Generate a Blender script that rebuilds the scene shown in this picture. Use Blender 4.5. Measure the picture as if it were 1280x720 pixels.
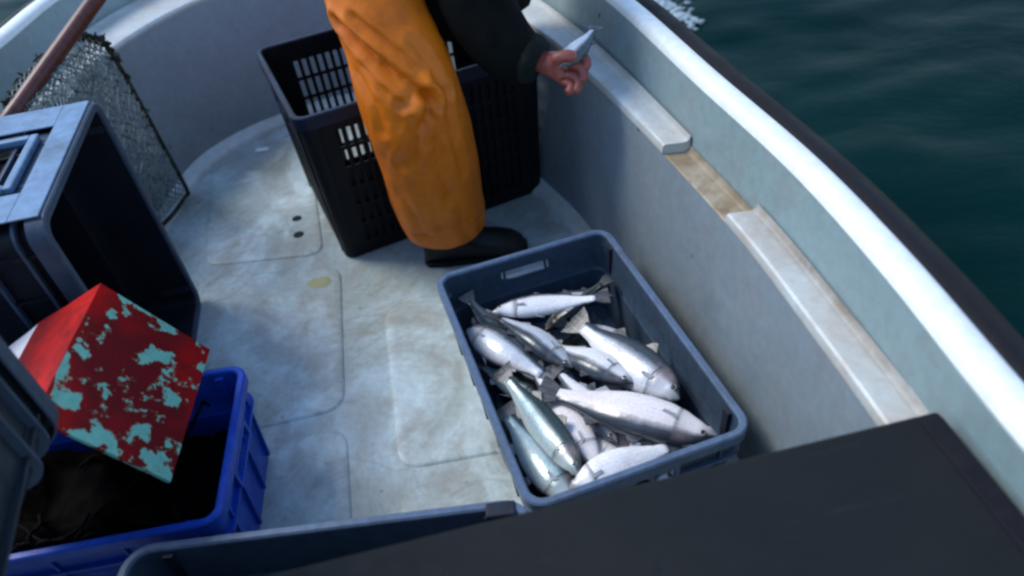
import bpy, bmesh, math, random
from mathutils import Vector, Matrix, noise
random.seed(7)
S = bpy.context.scene
for o in list(bpy.data.objects): bpy.data.objects.remove(o)
COL = S.collection
PI = math.pi

# ------------------------------------------------------------------ camera
cd = bpy.data.cameras.new('camera'); cam = bpy.data.objects.new('camera', cd); COL.objects.link(cam)
cd.sensor_width = 36.0; cd.lens = 36.0 * 920.6 / 1280.0
cd.clip_start = 0.02; cd.clip_end = 2000
R_ = Vector((0.99147445, -0.08734054, -0.09669562)); U_ = Vector((0.13030124, 0.66458246, 0.73576609)); F_ = Vector((0, 0.74209284, -0.67029711))
M = Matrix((R_, U_, -F_)).transposed().to_4x4(); M.translation = Vector((0, 0, 1.28))
cam.matrix_world = M
cd.dof.use_dof = True; cd.dof.focus_distance = 1.45; cd.dof.aperture_fstop = 2.2
S.camera = cam

# ------------------------------------------------------------------ world, sun, exposure
SUN_EL, SUN_AZ = math.radians(50), math.radians(-62)      # azimuth measured from +Y towards +X
w = bpy.data.worlds.new('World'); S.world = w; w.use_nodes = True
nt = w.node_tree; nt.nodes.clear()
sky = nt.nodes.new('ShaderNodeTexSky'); sky.sky_type = 'NISHITA'; sky.sun_disc = False
sky.sun_elevation = SUN_EL; sky.sun_rotation = SUN_AZ; sky.air_density = 1.3; sky.dust_density = 0.6; sky.ozone_density = 4.0
bg = nt.nodes.new('ShaderNodeBackground'); bg.inputs[1].default_value = 0.15
out = nt.nodes.new('ShaderNodeOutputWorld')
nt.links.new(sky.outputs[0], bg.inputs[0]); nt.links.new(bg.outputs[0], out.inputs[0])
sd = bpy.data.lights.new('sun', 'SUN'); sd.energy = 1.5; sd.angle = math.radians(22); sd.color = (1.0, 0.95, 0.88)
sun = bpy.data.objects.new('sun', sd); COL.objects.link(sun)
sv = Vector((math.sin(SUN_AZ) * math.cos(SUN_EL), math.cos(SUN_AZ) * math.cos(SUN_EL), math.sin(SUN_EL)))
sun.rotation_euler = sv.to_track_quat('Z', 'Y').to_euler()
S.view_settings.view_transform = 'Standard'; S.view_settings.look = 'None'
S.view_settings.exposure = 0.78; S.view_settings.gamma = 1.0
S.cycles.filter_width = 2.6

# ------------------------------------------------------------------ materials
class NT:
    def __init__(s, name):
        s.m = bpy.data.materials.new(name); s.m.use_nodes = True
        s.t = s.m.node_tree; s.b = s.t.nodes['Principled BSDF']
    def n(s, typ, **kw):
        nd = s.t.nodes.new(typ)
        for k, v in kw.items():
            if isinstance(k, str) and hasattr(nd, k) and k not in ('inputs',): setattr(nd, k, v)
        return nd
    def l(s, a, b): s.t.links.new(a, b)
    def coord(s, kind='Object'):
        return s.n('ShaderNodeTexCoord').outputs[kind]
    def noise(s, scale, detail=4, rough=0.55, vec=None, dist=0.0, sc3=None):
        nd = s.n('ShaderNodeTexNoise'); nd.inputs['Scale'].default_value = scale; nd.inputs['Detail'].default_value = detail
        nd.inputs['Roughness'].default_value = rough; nd.inputs['Distortion'].default_value = dist
        v = vec if vec is not None else s.coord()
        if sc3:
            mp = s.n('ShaderNodeMapping'); mp.inputs['Scale'].default_value = sc3; s.l(v, mp.inputs[0]); v = mp.outputs[0]
        s.l(v, nd.inputs['Vector']); return nd.outputs['Fac']
    def ramp(s, fac, stops, interp='LINEAR'):
        r = s.n('ShaderNodeValToRGB'); r.color_ramp.interpolation = interp
        e = r.color_ramp.elements
        while len(e) > 1: e.remove(e[-1])
        e[0].position = stops[0][0]; e[0].color = c4(stops[0][1])
        for p, c in stops[1:]:
            x = e.new(p); x.color = c4(c)
        s.l(fac, r.inputs[0]); return r.outputs[0]
    def mix(s, fac, a, b, mode='MIX'):
        m = s.n('ShaderNodeMix'); m.data_type = 'RGBA'; m.blend_type = mode
        for sock, v in ((m.inputs[0], fac), (m.inputs[6], a), (m.inputs[7], b)):
            if hasattr(v, 'links'): s.l(v, sock)
            elif isinstance(v, (int, float)): sock.default_value = v
            else: sock.default_value = c4(v)
        return m.outputs[2]
    def math(s, op, a, b=0.0):
        m = s.n('ShaderNodeMath'); m.operation = op
        for sock, v in ((m.inputs[0], a), (m.inputs[1], b)):
            if hasattr(v, 'links'): s.l(v, sock)
            else: sock.default_value = v
        return m.outputs[0]
    def attr(s, name):
        a = s.n('ShaderNodeAttribute'); a.attribute_name = name; return a.outputs['Fac']
    def bump(s, h, strength=0.3, dist=0.01):
        b = s.n('ShaderNodeBump'); b.inputs['Strength'].default_value = strength; b.inputs['Distance'].default_value = dist
        s.l(h, b.inputs['Height']); s.l(b.outputs[0], s.b.inputs['Normal'])
    def set(s, color=None, rough=0.5, metal=0.0, spec=0.5):
        if color is not None:
            if hasattr(color, 'links'): s.l(color, s.b.inputs['Base Color'])
            else: s.b.inputs['Base Color'].default_value = c4(color)
        if hasattr(rough, 'links'): s.l(rough, s.b.inputs['Roughness'])
        else: s.b.inputs['Roughness'].default_value = rough
        if hasattr(metal, 'links'): s.l(metal, s.b.inputs['Metallic'])
        else: s.b.inputs['Metallic'].default_value = metal
        s.b.inputs['Specular IOR Level'].default_value = spec
        return s.m
def c4(c):
    if isinstance(c, (int, float)): return (c, c, c, 1)
    return (c[0], c[1], c[2], 1) if len(c) == 3 else c

def plastic(name, col, dirt=(0.05, 0.045, 0.035), amount=0.5, rough=0.4, wear=None):
    k = NT(name)
    n1 = k.noise(9, 6, 0.65); n2 = k.noise(60, 4, 0.6)
    f = k.ramp(n1, [(0.45, 0), (0.72, amount)])
    c = k.mix(f, col, dirt)
    f2 = k.ramp(n2, [(0.35, 0.82), (0.7, 1.12)])
    c = k.mix(1.0, c, f2, 'MULTIPLY')
    if wear:
        sc = k.noise(140, 3, 0.7, sc3=(1, 1, 0.15)); g = k.ramp(sc, [(0.66, 0), (0.74, 0.5)])
        c = k.mix(g, c, wear)
    k.bump(n2, 0.15, 0.002)
    return k.set(c, k.ramp(n1, [(0.3, rough - 0.08), (0.7, rough + 0.2)]), 0, 0.22)

def gelcoat(name, base, stain, stain2, amt=0.6, scale=3.0, attr_edge=False, spots=True, lo=0.42, hi=0.62, rough=0.42):
    k = NT(name)
    a = k.noise(scale, 8, 0.62, dist=0.6); b = k.noise(scale * 4.3, 6, 0.7, dist=0.3); c_ = k.noise(45, 5, 0.7)
    col = k.mix(k.ramp(a, [(lo, 0), (hi, amt)]), base, stain)
    col = k.mix(k.ramp(b, [(0.5, 0), (0.75, amt * 0.8)]), col, stain2)
    if spots:
        v = k.n('ShaderNodeTexVoronoi'); v.inputs['Scale'].default_value = 9.0; k.l(k.coord(), v.inputs['Vector'])
        v.inputs['Randomness'].default_value = 1.0
        sp = k.ramp(v.outputs['Distance'], [(0.055, 0.85), (0.085, 0)])
        rnd = k.ramp(k.noise(5.1, 2), [(0.54, 0), (0.58, 1)])
        col = k.mix(k.math('MULTIPLY', sp, rnd), col, (0.035, 0.03, 0.03))
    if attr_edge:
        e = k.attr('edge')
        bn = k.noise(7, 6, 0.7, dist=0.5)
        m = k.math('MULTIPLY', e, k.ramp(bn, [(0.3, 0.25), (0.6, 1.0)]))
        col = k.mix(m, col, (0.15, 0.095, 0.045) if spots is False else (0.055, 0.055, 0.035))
    col = k.mix(1.0, col, k.ramp(c_, [(0.3, 0.88), (0.7, 1.08)]), 'MULTIPLY')
    k.bump(k.math('ADD', k.math('MULTIPLY', b, 0.7), c_), 0.12, 0.004)
    return k.set(col, k.ramp(b, [(0.3, rough - 0.1), (0.7, rough + 0.15)]))

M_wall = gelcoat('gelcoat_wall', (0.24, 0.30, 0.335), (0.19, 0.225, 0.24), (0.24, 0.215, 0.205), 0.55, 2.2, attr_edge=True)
M_wall_up = gelcoat('gelcoat_upper_wall', (0.25, 0.345, 0.36), (0.21, 0.28, 0.275), (0.25, 0.24, 0.22), 0.5, 2.4)
M_ledge = gelcoat('gelcoat_ledge', (0.54, 0.59, 0.58), (0.46, 0.42, 0.36), (0.46, 0.36, 0.30), 0.7, 4.0, attr_edge=True, spots=False)
M_recess = gelcoat('gelcoat_stained_recess', (0.40, 0.35, 0.26), (0.24, 0.165, 0.085), (0.16, 0.10, 0.05), 0.85, 7.0, attr_edge=True, spots=False)
M_gun = gelcoat('gelcoat_gunwale', (0.84, 0.87, 0.85), (0.74, 0.78, 0.75), (0.6, 0.58, 0.55), 0.35, 4.0, spots=False)
M_cove = gelcoat('gelcoat_cove', (0.56, 0.62, 0.60), (0.36, 0.36, 0.29), (0.40, 0.38, 0.3), 0.6, 4.0, spots=False)
M_outer = gelcoat('gelcoat_outer_hull', (0.7, 0.7, 0.68), (0.5, 0.5, 0.45), (0.4, 0.4, 0.3), 0.4, 2.0, spots=False)

def floor_mat(name, tone):
    k = NT(name)
    a = k.noise(2.6, 9, 0.62, dist=0.9); b = k.noise(8.5, 7, 0.68, dist=0.7); g = k.noise(3.3, 5, 0.6, dist=1.4, sc3=(1.3, 0.8, 1)); f = k.noise(55, 5, 0.7)
    clean = (0.56 * tone, 0.69 * tone, 0.70 * tone)
    col = k.mix(k.ramp(a, [(0.38, 0.0), (0.50, 0.5), (0.66, 0.88)]), clean, (0.24, 0.26, 0.215))
    col = k.mix(k.ramp(b, [(0.46, 0.0), (0.62, 0.45), (0.76, 0.65)]), col, (0.27, 0.24, 0.20))
    col = k.mix(k.ramp(g, [(0.54, 0.0), (0.68, 0.75)]), col, clean)
    # thin wandering water marks
    ln = k.math('ABSOLUTE', k.math('SUBTRACT', k.noise(2.1, 3, 0.5, dist=0.4), 0.52))
    col = k.mix(k.ramp(ln, [(0.0, 0.22), (0.008, 0.0)]), col, (0.17, 0.17, 0.09))
    v = k.n('ShaderNodeTexVoronoi'); v.inputs['Scale'].default_value = 14; k.l(k.coord(), v.inputs['Vector'])
    col = k.mix(k.math('MULTIPLY', k.ramp(v.outputs['Distance'], [(0.05, 0.6), (0.1, 0)]), k.ramp(k.noise(4.1, 2), [(0.5, 0), (0.56, 1)])), col, (0.08, 0.07, 0.06))
    col = k.mix(1.0, col, k.ramp(f, [(0.3, 0.85), (0.7, 1.1)]), 'MULTIPLY')
    k.bump(k.math('ADD', b, f), 0.18, 0.004)
    return k.set(col, k.ramp(b, [(0.35, 0.22), (0.65, 0.5)]))
M_floor = floor_mat('gelcoat_floor_smooth', 0.88)
M_panel = floor_mat('gelcoat_floor_panel', 1.0)

M_box = plastic('plastic_grey_blue', (0.048, 0.076, 0.115), dirt=(0.03, 0.034, 0.036), amount=0.4, rough=0.36)
M_boxrim = plastic('plastic_grey_blue_rim', (0.105, 0.158, 0.245), amount=0.35, rough=0.33, wear=(0.26, 0.32, 0.38))
M_tote = plastic('plastic_tote_grey', (0.019, 0.028, 0.040), amount=0.4, rough=0.38)
M_totelit = plastic('plastic_tote_skylit', (0.15, 0.255, 0.40), amount=0.7, rough=0.4, dirt=(0.07, 0.10, 0.13))  # sky light on the tote's upper end put into the colour
M_toteshade = plastic('plastic_tote_shaded', (0.006, 0.008, 0.014), dirt=(0.009, 0.01, 0.012), amount=0.3, rough=0.55)  # same tote plastic, with the shade on its walls put into the colour
M_toterim = plastic('plastic_tote_rim', (0.05, 0.075, 0.115), amount=0.3, rough=0.4)
M_blue = plastic('plastic_bright_blue', (0.012, 0.072, 0.46), dirt=(0.01, 0.02, 0.06), amount=0.3, rough=0.3)
M_black = plastic('plastic_black', (0.0035, 0.004, 0.007), dirt=(0.014, 0.013, 0.013), amount=0.55, rough=0.5)
M_blackrim = plastic('plastic_black_rim', (0.013, 0.017, 0.034), dirt=(0.02, 0.02, 0.02), amount=0.5, rough=0.35)
M_rubber = plastic('rubber_black', (0.006, 0.0055, 0.008), dirt=(0.016, 0.012, 0.012), amount=0.5, rough=0.6)
M_dark = plastic('dark_recess_plastic', (0.02, 0.024, 0.04), rough=0.5)
M_boot = plastic('rubber_boot', (0.012, 0.012, 0.013), rough=0.35)

def board_mat():
    k = NT('board_dark_grey')
    a = k.noise(40, 6, 0.7); b = k.noise(5, 5, 0.6); s_ = k.noise(30, 4, 0.7, sc3=(0.3, 3, 1))
    c = k.mix(k.ramp(b, [(0.4, 0), (0.7, 0.7)]), (0.0115, 0.0135, 0.0145), (0.0165, 0.018, 0.018))
    c = k.mix(k.ramp(s_, [(0.62, 0), (0.78, 0.3)]), c, (0.05, 0.055, 0.06))
    k.bump(a, 0.5, 0.002); return k.set(c, k.ramp(a, [(0.3, 0.6), (0.7, 0.85)]), 0, 0.12)
M_board = board_mat()
M_boardedge = plastic('board_dark_edge', (0.007, 0.007, 0.011), rough=0.7, amount=0.3)

def fish_mat(name, back, side, belly, metal=0.55, shift=0.0):
    k = NT(name)
    dv = k.attr('dv'); lu = k.attr('lu')
    n1 = k.noise(30, 5, 0.6); n2 = k.noise(90, 3, 0.6, sc3=(0.25, 1, 1))
    d = k.math('ADD', dv, k.math('MULTIPLY', k.math('SUBTRACT', n1, 0.5), 0.35))
    c = k.ramp(k.math('MULTIPLY_ADD', d, 0.5) if False else k.math('ADD', k.math('MULTIPLY', d, 0.5), 0.5 + shift),
               [(0.05, belly), (0.36, side), (0.62, side), (0.72, tuple(0.35 * a + .65 * b for a, b in zip(side, back))), (0.80, back)])
    # lateral stripes
    w_ = k.math('SINE', k.math('MULTIPLY', d, 30.0)); c = k.mix(k.ramp(w_, [(0.6, 0), (0.95, 0.10)]), c, back)
    # pink/blood smears near the head and belly
    bl = k.ramp(k.noise(14, 4, 0.6), [(0.56, 0), (0.72, 0.35)]); c = k.mix(bl, c, (0.62, 0.40, 0.38))
    hd = k.ramp(lu, [(0.755, 0), (0.775, 0.75), (0.80, 0.35), (0.83, 0.12), (0.88, 0.15), (0.98, 0.7)])
    c = k.mix(hd, c, (0.10, 0.10, 0.10))
    v = k.n('ShaderNodeTexVoronoi'); v.inputs['Scale'].default_value = 210; k.l(k.coord(), v.inputs['Vector'])
    sc = k.ramp(v.outputs['Distance'], [(0.1, 1.0), (0.6, 0.84)])
    body = k.ramp(lu, [(0.74, 1), (0.8, 0)]); c = k.mix(body, c, k.mix(1.0, c, sc, 'MULTIPLY'))
    h = k.math('MULTIPLY', v.outputs['Distance'], body); k.bump(h, 0.18, 0.0015)
    k.b.inputs['Coat Weight'].default_value = 0.35; k.b.inputs['Coat Roughness'].default_value = 0.22
    return k.set(c, k.ramp(n2, [(0.3, 0.2), (0.7, 0.38)]), k.ramp(lu, [(0.0, metal), (0.8, metal), (0.9, metal * 0.5)]))
FM = {
 'bright': fish_mat('fish_silver_bright', (0.06, 0.075, 0.09), (0.95, 0.95, 0.96), (1.0, 0.98, 0.97), 0.0, -0.02),
 'silver': fish_mat('fish_silver', (0.05, 0.065, 0.08), (0.66, 0.71, 0.77), (0.98, 0.96, 0.96), 0.08, 0.04),
 'pink': fish_mat('fish_silver_pinkish', (0.05, 0.06, 0.075), (0.95, 0.88, 0.87), (1.0, 0.96, 0.94), 0.0, -0.05),
 'green': fish_mat('fish_silver_greenish', (0.03, 0.055, 0.055), (0.40, 0.55, 0.56), (0.80, 0.88, 0.82), 0.15, 0.06),
 'dark': fish_mat('fish_dark_backed', (0.018, 0.025, 0.028), (0.13, 0.17, 0.18), (0.5, 0.5, 0.5), 0.4, 0.16)}
def fin_mat():
    k = NT('fish_fin'); n = k.noise(120, 3, 0.6, sc3=(0.2, 1, 2)); c = k.ramp(n, [(0.35, (0.03, 0.035, 0.04)), (0.7, (0.13, 0.13, 0.13))])
    k.bump(n, 0.4, 0.001); return k.set(c, 0.35, 0.1)
M_fin = fin_mat()
M_finpale = NT('fish_fin_pale').set((0.30, 0.32, 0.34), 0.35, 0.1)
M_eye = NT('fish_eye_gold').set((0.35, 0.33, 0.28), 0.15, 0.5); M_pupil = NT('fish_pupil').set((0.004, 0.004, 0.005), 0.08)

def orange_mat():
    k = NT('orange_oilskin'); a = k.noise(5, 6, 0.65, dist=0.6); b = k.noise(22, 6, 0.7); f = k.noise(200, 3, 0.6)
    c = k.mix(k.ramp(a, [(0.40, 0), (0.68, 0.6)]), (0.70, 0.165, 0.004), (0.46, 0.092, 0.003))
    c = k.mix(k.ramp(b, [(0.52, 0), (0.75, 0.5)]), c, (0.20, 0.055, 0.008))
    k.bump(k.math('ADD', b, k.math('MULTIPLY', f, 0.3)), 0.2, 0.006); return k.set(c, 0.46, 0, 0.3)
M_orange = orange_mat()
def cloth(name, a_, b_, rough=0.9):
    k = NT(name); a = k.noise(18, 5, 0.7); f = k.noise(300, 2, 0.5)
    k.bump(k.math('ADD', a, f), 0.4, 0.004); return k.set(k.ramp(a, [(0.35, a_), (0.7, b_)]), rough, 0, 0.15)
M_jacket = cloth('jacket_black_cloth', (0.0015, 0.002, 0.002), (0.004, 0.0055, 0.005))
M_cuff = cloth('jacket_green_cuff', (0.006, 0.009, 0.008), (0.018, 0.024, 0.022))
M_cap = cloth('cap_wool', (0.01, 0.012, 0.02), (0.03, 0.03, 0.04))
def skin_mat():
    k = NT('skin'); a = k.noise(35, 5, 0.65); c = k.ramp(a, [(0.3, (0.22, 0.045, 0.032)), (0.7, (0.36, 0.095, 0.068))])
    k.bump(k.noise(180, 3), 0.25, 0.002)
    k.b.inputs['Subsurface Weight'].default_value = 0.1; k.b.inputs['Subsurface Radius'].default_value = (0.01, 0.004, 0.002)
    return k.set(c, 0.42)
M_skin = skin_mat()
M_hair = cloth('hair_dark', (0.02, 0.015, 0.01), (0.05, 0.035, 0.025), 0.6)
M_white_eye = NT('eye_white').set((0.7, 0.68, 0.65), 0.2)

def red_mat(name, mint_amt, red=(0.50, 0.004, 0.004)):
    k = NT(name); a = k.noise(17, 3, 0.45, dist=0.25); b = k.noise(45, 5, 0.7); big = k.noise(4.2, 3, 0.5)
    r = k.mix(k.ramp(big, [(0.36, 0), (0.52, 0.9)]), red, (0.13, 0.003, 0.006))
    r = k.mix(k.ramp(b, [(0.45, 0), (0.7, 0.7)]), r, (0.09, 0.008, 0.010))
    m = k.math('ADD', a, k.math('MULTIPLY', k.math('SUBTRACT', b, 0.5), 0.10))
    th = 0.56 if mint_amt else 0.9
    sg = k.noise(38, 5, 0.72, sc3=(1, 1, 1)); m = k.math('ADD', m, k.math('MULTIPLY', k.math('SUBTRACT', sg, 0.5), 0.75))
    f = k.ramp(m, [(th, 0), (th + 0.008, 1)])
    edge = k.ramp(m, [(th - 0.016, 0), (th - 0.004, 0.75)])
    r = k.mix(edge, r, (0.35, 0.25, 0.12))
    mint = k.mix(k.ramp(k.noise(60, 4), [(0.4, 0), (0.7, 0.5)]), (0.22, 0.52, 0.40), (0.11, 0.33, 0.25))
    c = k.mix(f, r, mint)
    k.bump(k.math('SUBTRACT', k.math('MULTIPLY', b, 0.2), f), 0.5, 0.002)
    return k.set(c, 0.5, 0, 0.12)
M_red = red_mat('red_paint_flaking_to_mint', 1)
M_redplain = red_mat('red_paint_plain', 0, red=(0.52, 0.012, 0.009))
M_whitepaint = NT('white_paint_worn').set((0.62, 0.64, 0.70), 0.45)

def wood_mat():
    k = NT('varnished_brown_wood'); n = k.noise(9, 6, 0.6, sc3=(8, 8, 0.6)); k.bump(n, 0.2, 0.002)
    return k.set(k.ramp(n, [(0.3, (0.06, 0.016, 0.012)), (0.7, (0.14, 0.042, 0.030))]), 0.4)
M_wood = wood_mat()
def net_mat(name, a_, b_):
    k = NT(name); n = k.noise(40, 4, 0.7); return k.set(k.ramp(n, [(0.35, a_), (0.65, b_)]), 0.75, 0, 0.1)
M_net = net_mat('net_twine', (0.03, 0.045, 0.04), (0.34, 0.40, 0.38))
M_netdark = net_mat('net_frame_rope', (0.008, 0.010, 0.010), (0.06, 0.07, 0.05))
M_blacknet = net_mat('black_netting', (0.0005, 0.0005, 0.0006), (0.0012, 0.0011, 0.0014))

def water_mat():
    k = NT('sea_water'); a = k.noise(1.6, 6, 0.6, sc3=(1, 1.7, 1), dist=0.5); b = k.noise(9, 5, 0.6, sc3=(1, 1.8, 1), dist=0.4)
    big = k.noise(0.5, 3, 0.5)
    c = k.ramp(big, [(0.35, (0.0003, 0.0125, 0.0125)), (0.65, (0.0005, 0.019, 0.0185))])
    k.bump(k.math('ADD', k.math('MULTIPLY', a, 1.0), k.math('MULTIPLY', b, 0.06)), 0.13, 0.10)
    k.b.inputs['IOR'].default_value = 1.33
    return k.set(c, 0.35, 0, 0.05)
M_water = water_mat()
M_foam = NT('sea_foam').set((0.34, 0.42, 0.46), 0.8)

# ------------------------------------------------------------------ object helpers
def link(name, me, mat=None, parent=None, smooth=False):
    o = bpy.data.objects.new(name, me); COL.objects.link(o)
    if mat is not None and not me.materials: me.materials.append(mat)
    if smooth:
        for p in me.polygons: p.use_smooth = True
    if parent is not None: o.parent = parent
    return o
def build(name, bm, mat, parent=None, smooth=False, recalc=True, auto=None):
    if recalc: bmesh.ops.recalc_face_normals(bm, faces=bm.faces)
    me = bpy.data.meshes.new(name); bm.to_mesh(me); bm.free()
    o = link(name, me, mat, parent, smooth)
    if auto is not None:
        for p in me.polygons: p.use_smooth = True
        me.set_sharp_from_angle(angle=math.radians(auto))
    return o
def thing(name, label, cat, loc=(0, 0, 0), rot=(0, 0, 0), group=None):
    o = bpy.data.objects.new(name, None); COL.objects.link(o); o.empty_display_size = 0.1
    o.location = loc; o.rotation_euler = rot; o['label'] = label; o['category'] = cat
    if group: o['group'] = group
    return o
def tag(o, label, cat, group=None, kind=None):
    o['label'] = label; o['category'] = cat
    if group: o['group'] = group
    if kind: o['kind'] = kind
    return o
def bevel_obj(o, wdt=0.004, seg=2, ang=40):
    m = o.modifiers.new('bevel', 'BEVEL'); m.width = wdt; m.segments = seg; m.limit_method = 'ANGLE'; m.angle_limit = math.radians(ang); return o
def add_box(bm, c, s, rot=None):
    c = Vector(c); vs = []
    for z in (-1, 1):
        for x, y in ((-1, -1), (1, -1), (1, 1), (-1, 1)):
            v = Vector((x * s[0] / 2, y * s[1] / 2, z * s[2] / 2))
            if rot is not None: v = rot @ v
            vs.append(bm.verts.new(c + v))
    for f in ((3, 2, 1, 0), (4, 5, 6, 7), (0, 1, 5, 4), (1, 2, 6, 5), (2, 3, 7, 6), (3, 0, 4, 7)): bm.faces.new([vs[i] for i in f])
def catmull(pts, n):
    pts = [Vector(p) for p in pts]; P = [2 * pts[0] - pts[1]] + pts + [2 * pts[-1] - pts[-2]]; o = []; m = len(pts) - 1
    for i in range(n + 1):
        t = i / n * m; k = min(int(t), m - 1); f = t - k; a, b, c, d = P[k:k + 4]
        o.append(0.5 * ((2 * b) + (c - a) * f + (2 * a - 5 * b + 4 * c - d) * f * f + (3 * b - a - 3 * c + d) * f ** 3))
    return o
def add_tube(bm, pts, rad, seg=10, caps=True):
    pts = [Vector(p) for p in pts]; n = len(pts); rings = []
    up = None
    for i, p in enumerate(pts):
        t = (pts[min(i + 1, n - 1)] - pts[max(i - 1, 0)]).normalized()
        if up is None: up = t.orthogonal().normalized()
        up = (up - t * up.dot(t)).normalized(); sd_ = t.cross(up)
        r = rad[i] if isinstance(rad, (list, tuple)) else rad
        rings.append([bm.verts.new(p + (up * math.cos(2 * PI * j / seg) + sd_ * math.sin(2 * PI * j / seg)) * r) for j in range(seg)])
    for a, b in zip(rings, rings[1:]):
        for j in range(seg): bm.faces.new((a[j], a[(j + 1) % seg], b[(j + 1) % seg], b[j]))
    if caps: bm.faces.new(rings[0][::-1]); bm.faces.new(rings[-1])
def loft(bm, loops, closed=False, cap=False):
    rs = [[bm.verts.new(p) for p in l] for l in loops]; m = len(rs[0])
    for a, b in zip(rs, rs[1:]):
        for j in range(m if closed else m - 1): bm.faces.new((a[j], a[(j + 1) % m], b[(j + 1) % m], b[j]))
    if cap: bm.faces.new(rs[0][::-1]); bm.faces.new(rs[-1])
    return rs

# ================================================================== SETTING : sea
def sea():
    xs = []; 
    def axis(c):
        v = [0.0]; st = 0.045
        while v[-1] < 450:
            v.append(v[-1] + st)
            if v[-1] > 3.0: st *= 1.16
        return [c - a for a in v[:0:-1]] + [c + a for a in v]
    X = axis(1.2); Y = axis(1.8); bm = bmesh.new(); g = []
    for y in Y:
        row = []
        for x in X:
            d = math.hypot(x - 1.2, y - 1.8); a = 1.0 / (1 + max(0, d - 4) * 0.6)
            z = -0.075 + a * (0.035 * noise.noise(Vector((x * 1.1 + y * 0.5, y * 1.9 - x * 0.4, 0.3))) + 0.012 * noise.noise(Vector((x * 4.2, y * 6.5, 1.3))))
            row.append(bm.verts.new((x, y, z)))
        g.append(row)
    for i in range(len(Y) - 1):
        for j in range(len(X) - 1):
            cx, cy = X[j], Y[i]
            bm.faces.new((g[i][j], g[i][j + 1], g[i + 1][j + 1], g[i + 1][j]))
    bmesh.ops.delete(bm, geom=[v for v in bm.verts if not v.link_faces], context='VERTS')
    o = build('sea_water', bm, M_water, smooth=True, recalc=False)
    o['kind'] = 'structure'; o['label'] = 'dark teal sea with low ripples beside the boat'
sea()

# ================================================================== BOAT HULL
boat = thing('boat_hull', 'white open fibreglass boat hull with stained floor, ledge and black rubber rail', 'boat', (-0.45, 1.0, 0))
BO = Vector((-0.45, 1.0, 0))
floorc = [(.47, -.9), (.465, -.2), (.452, .3), (.435, .5), (.405, .74), (.362, 1.0), (.292, 1.33), (.222, 1.627), (.135, 1.846), (.01, 2.12), (-.14, 2.36), (-.31, 2.52), (-.53, 2.575), (-.777, 2.472), (-.93, 2.35), (-1.02, 2.19), (-1.065, 1.9), (-1.13, 1.55), (-1.18, 1.0), (-1.21, .4), (-1.21, -.9)]
ledin = [(.50, -.9), (.495, -.2), (.48, .3), (.468, .5), (.442, .74), (.406, 1.0), (.335, 1.33), (.258, 1.63), (.185, 1.88), (.06, 2.17), (-.10, 2.44), (-.29, 2.63), (-.53, 2.70), (-.80, 2.62), (-.98, 2.44), (-1.09, 2.209), (-1.17, 1.93), (-1.24, 1.55), (-1.30, 1.0), (-1.33, .4), (-1.33, -.9)]
ledout = [(.556, -.9), (.552, -.2), (.538, .3), (.523, .5), (.497, .74), (.462, 1.0), (.393, 1.33), (.322, 1.655), (.255, 1.90), (.14, 2.22), (-.04, 2.52), (-.26, 2.73), (-.54, 2.81), (-.86, 2.76), (-1.08, 2.58), (-1.195, 2.36), (-1.26, 2.00), (-1.32, 1.58), (-1.37, 1.0), (-1.40, .4), (-1.40, -.9)]
gunin = [(.585, -.9), (.572, -.2), (.535, .30), (.519, .5), (.506, .74), (.476, 1.0), (.410, 1.33), (.345, 1.68), (.285, 1.92), (.17, 2.24), (-.02, 2.55), (-.25, 2.77), (-.54, 2.86), (-.88, 2.80), (-1.12, 2.62), (-1.20, 2.30), (-1.215, 1.9), (-1.25, 1.5), (-1.29, 1.0), (-1.32, .4), (-1.32, -.9)]
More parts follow.
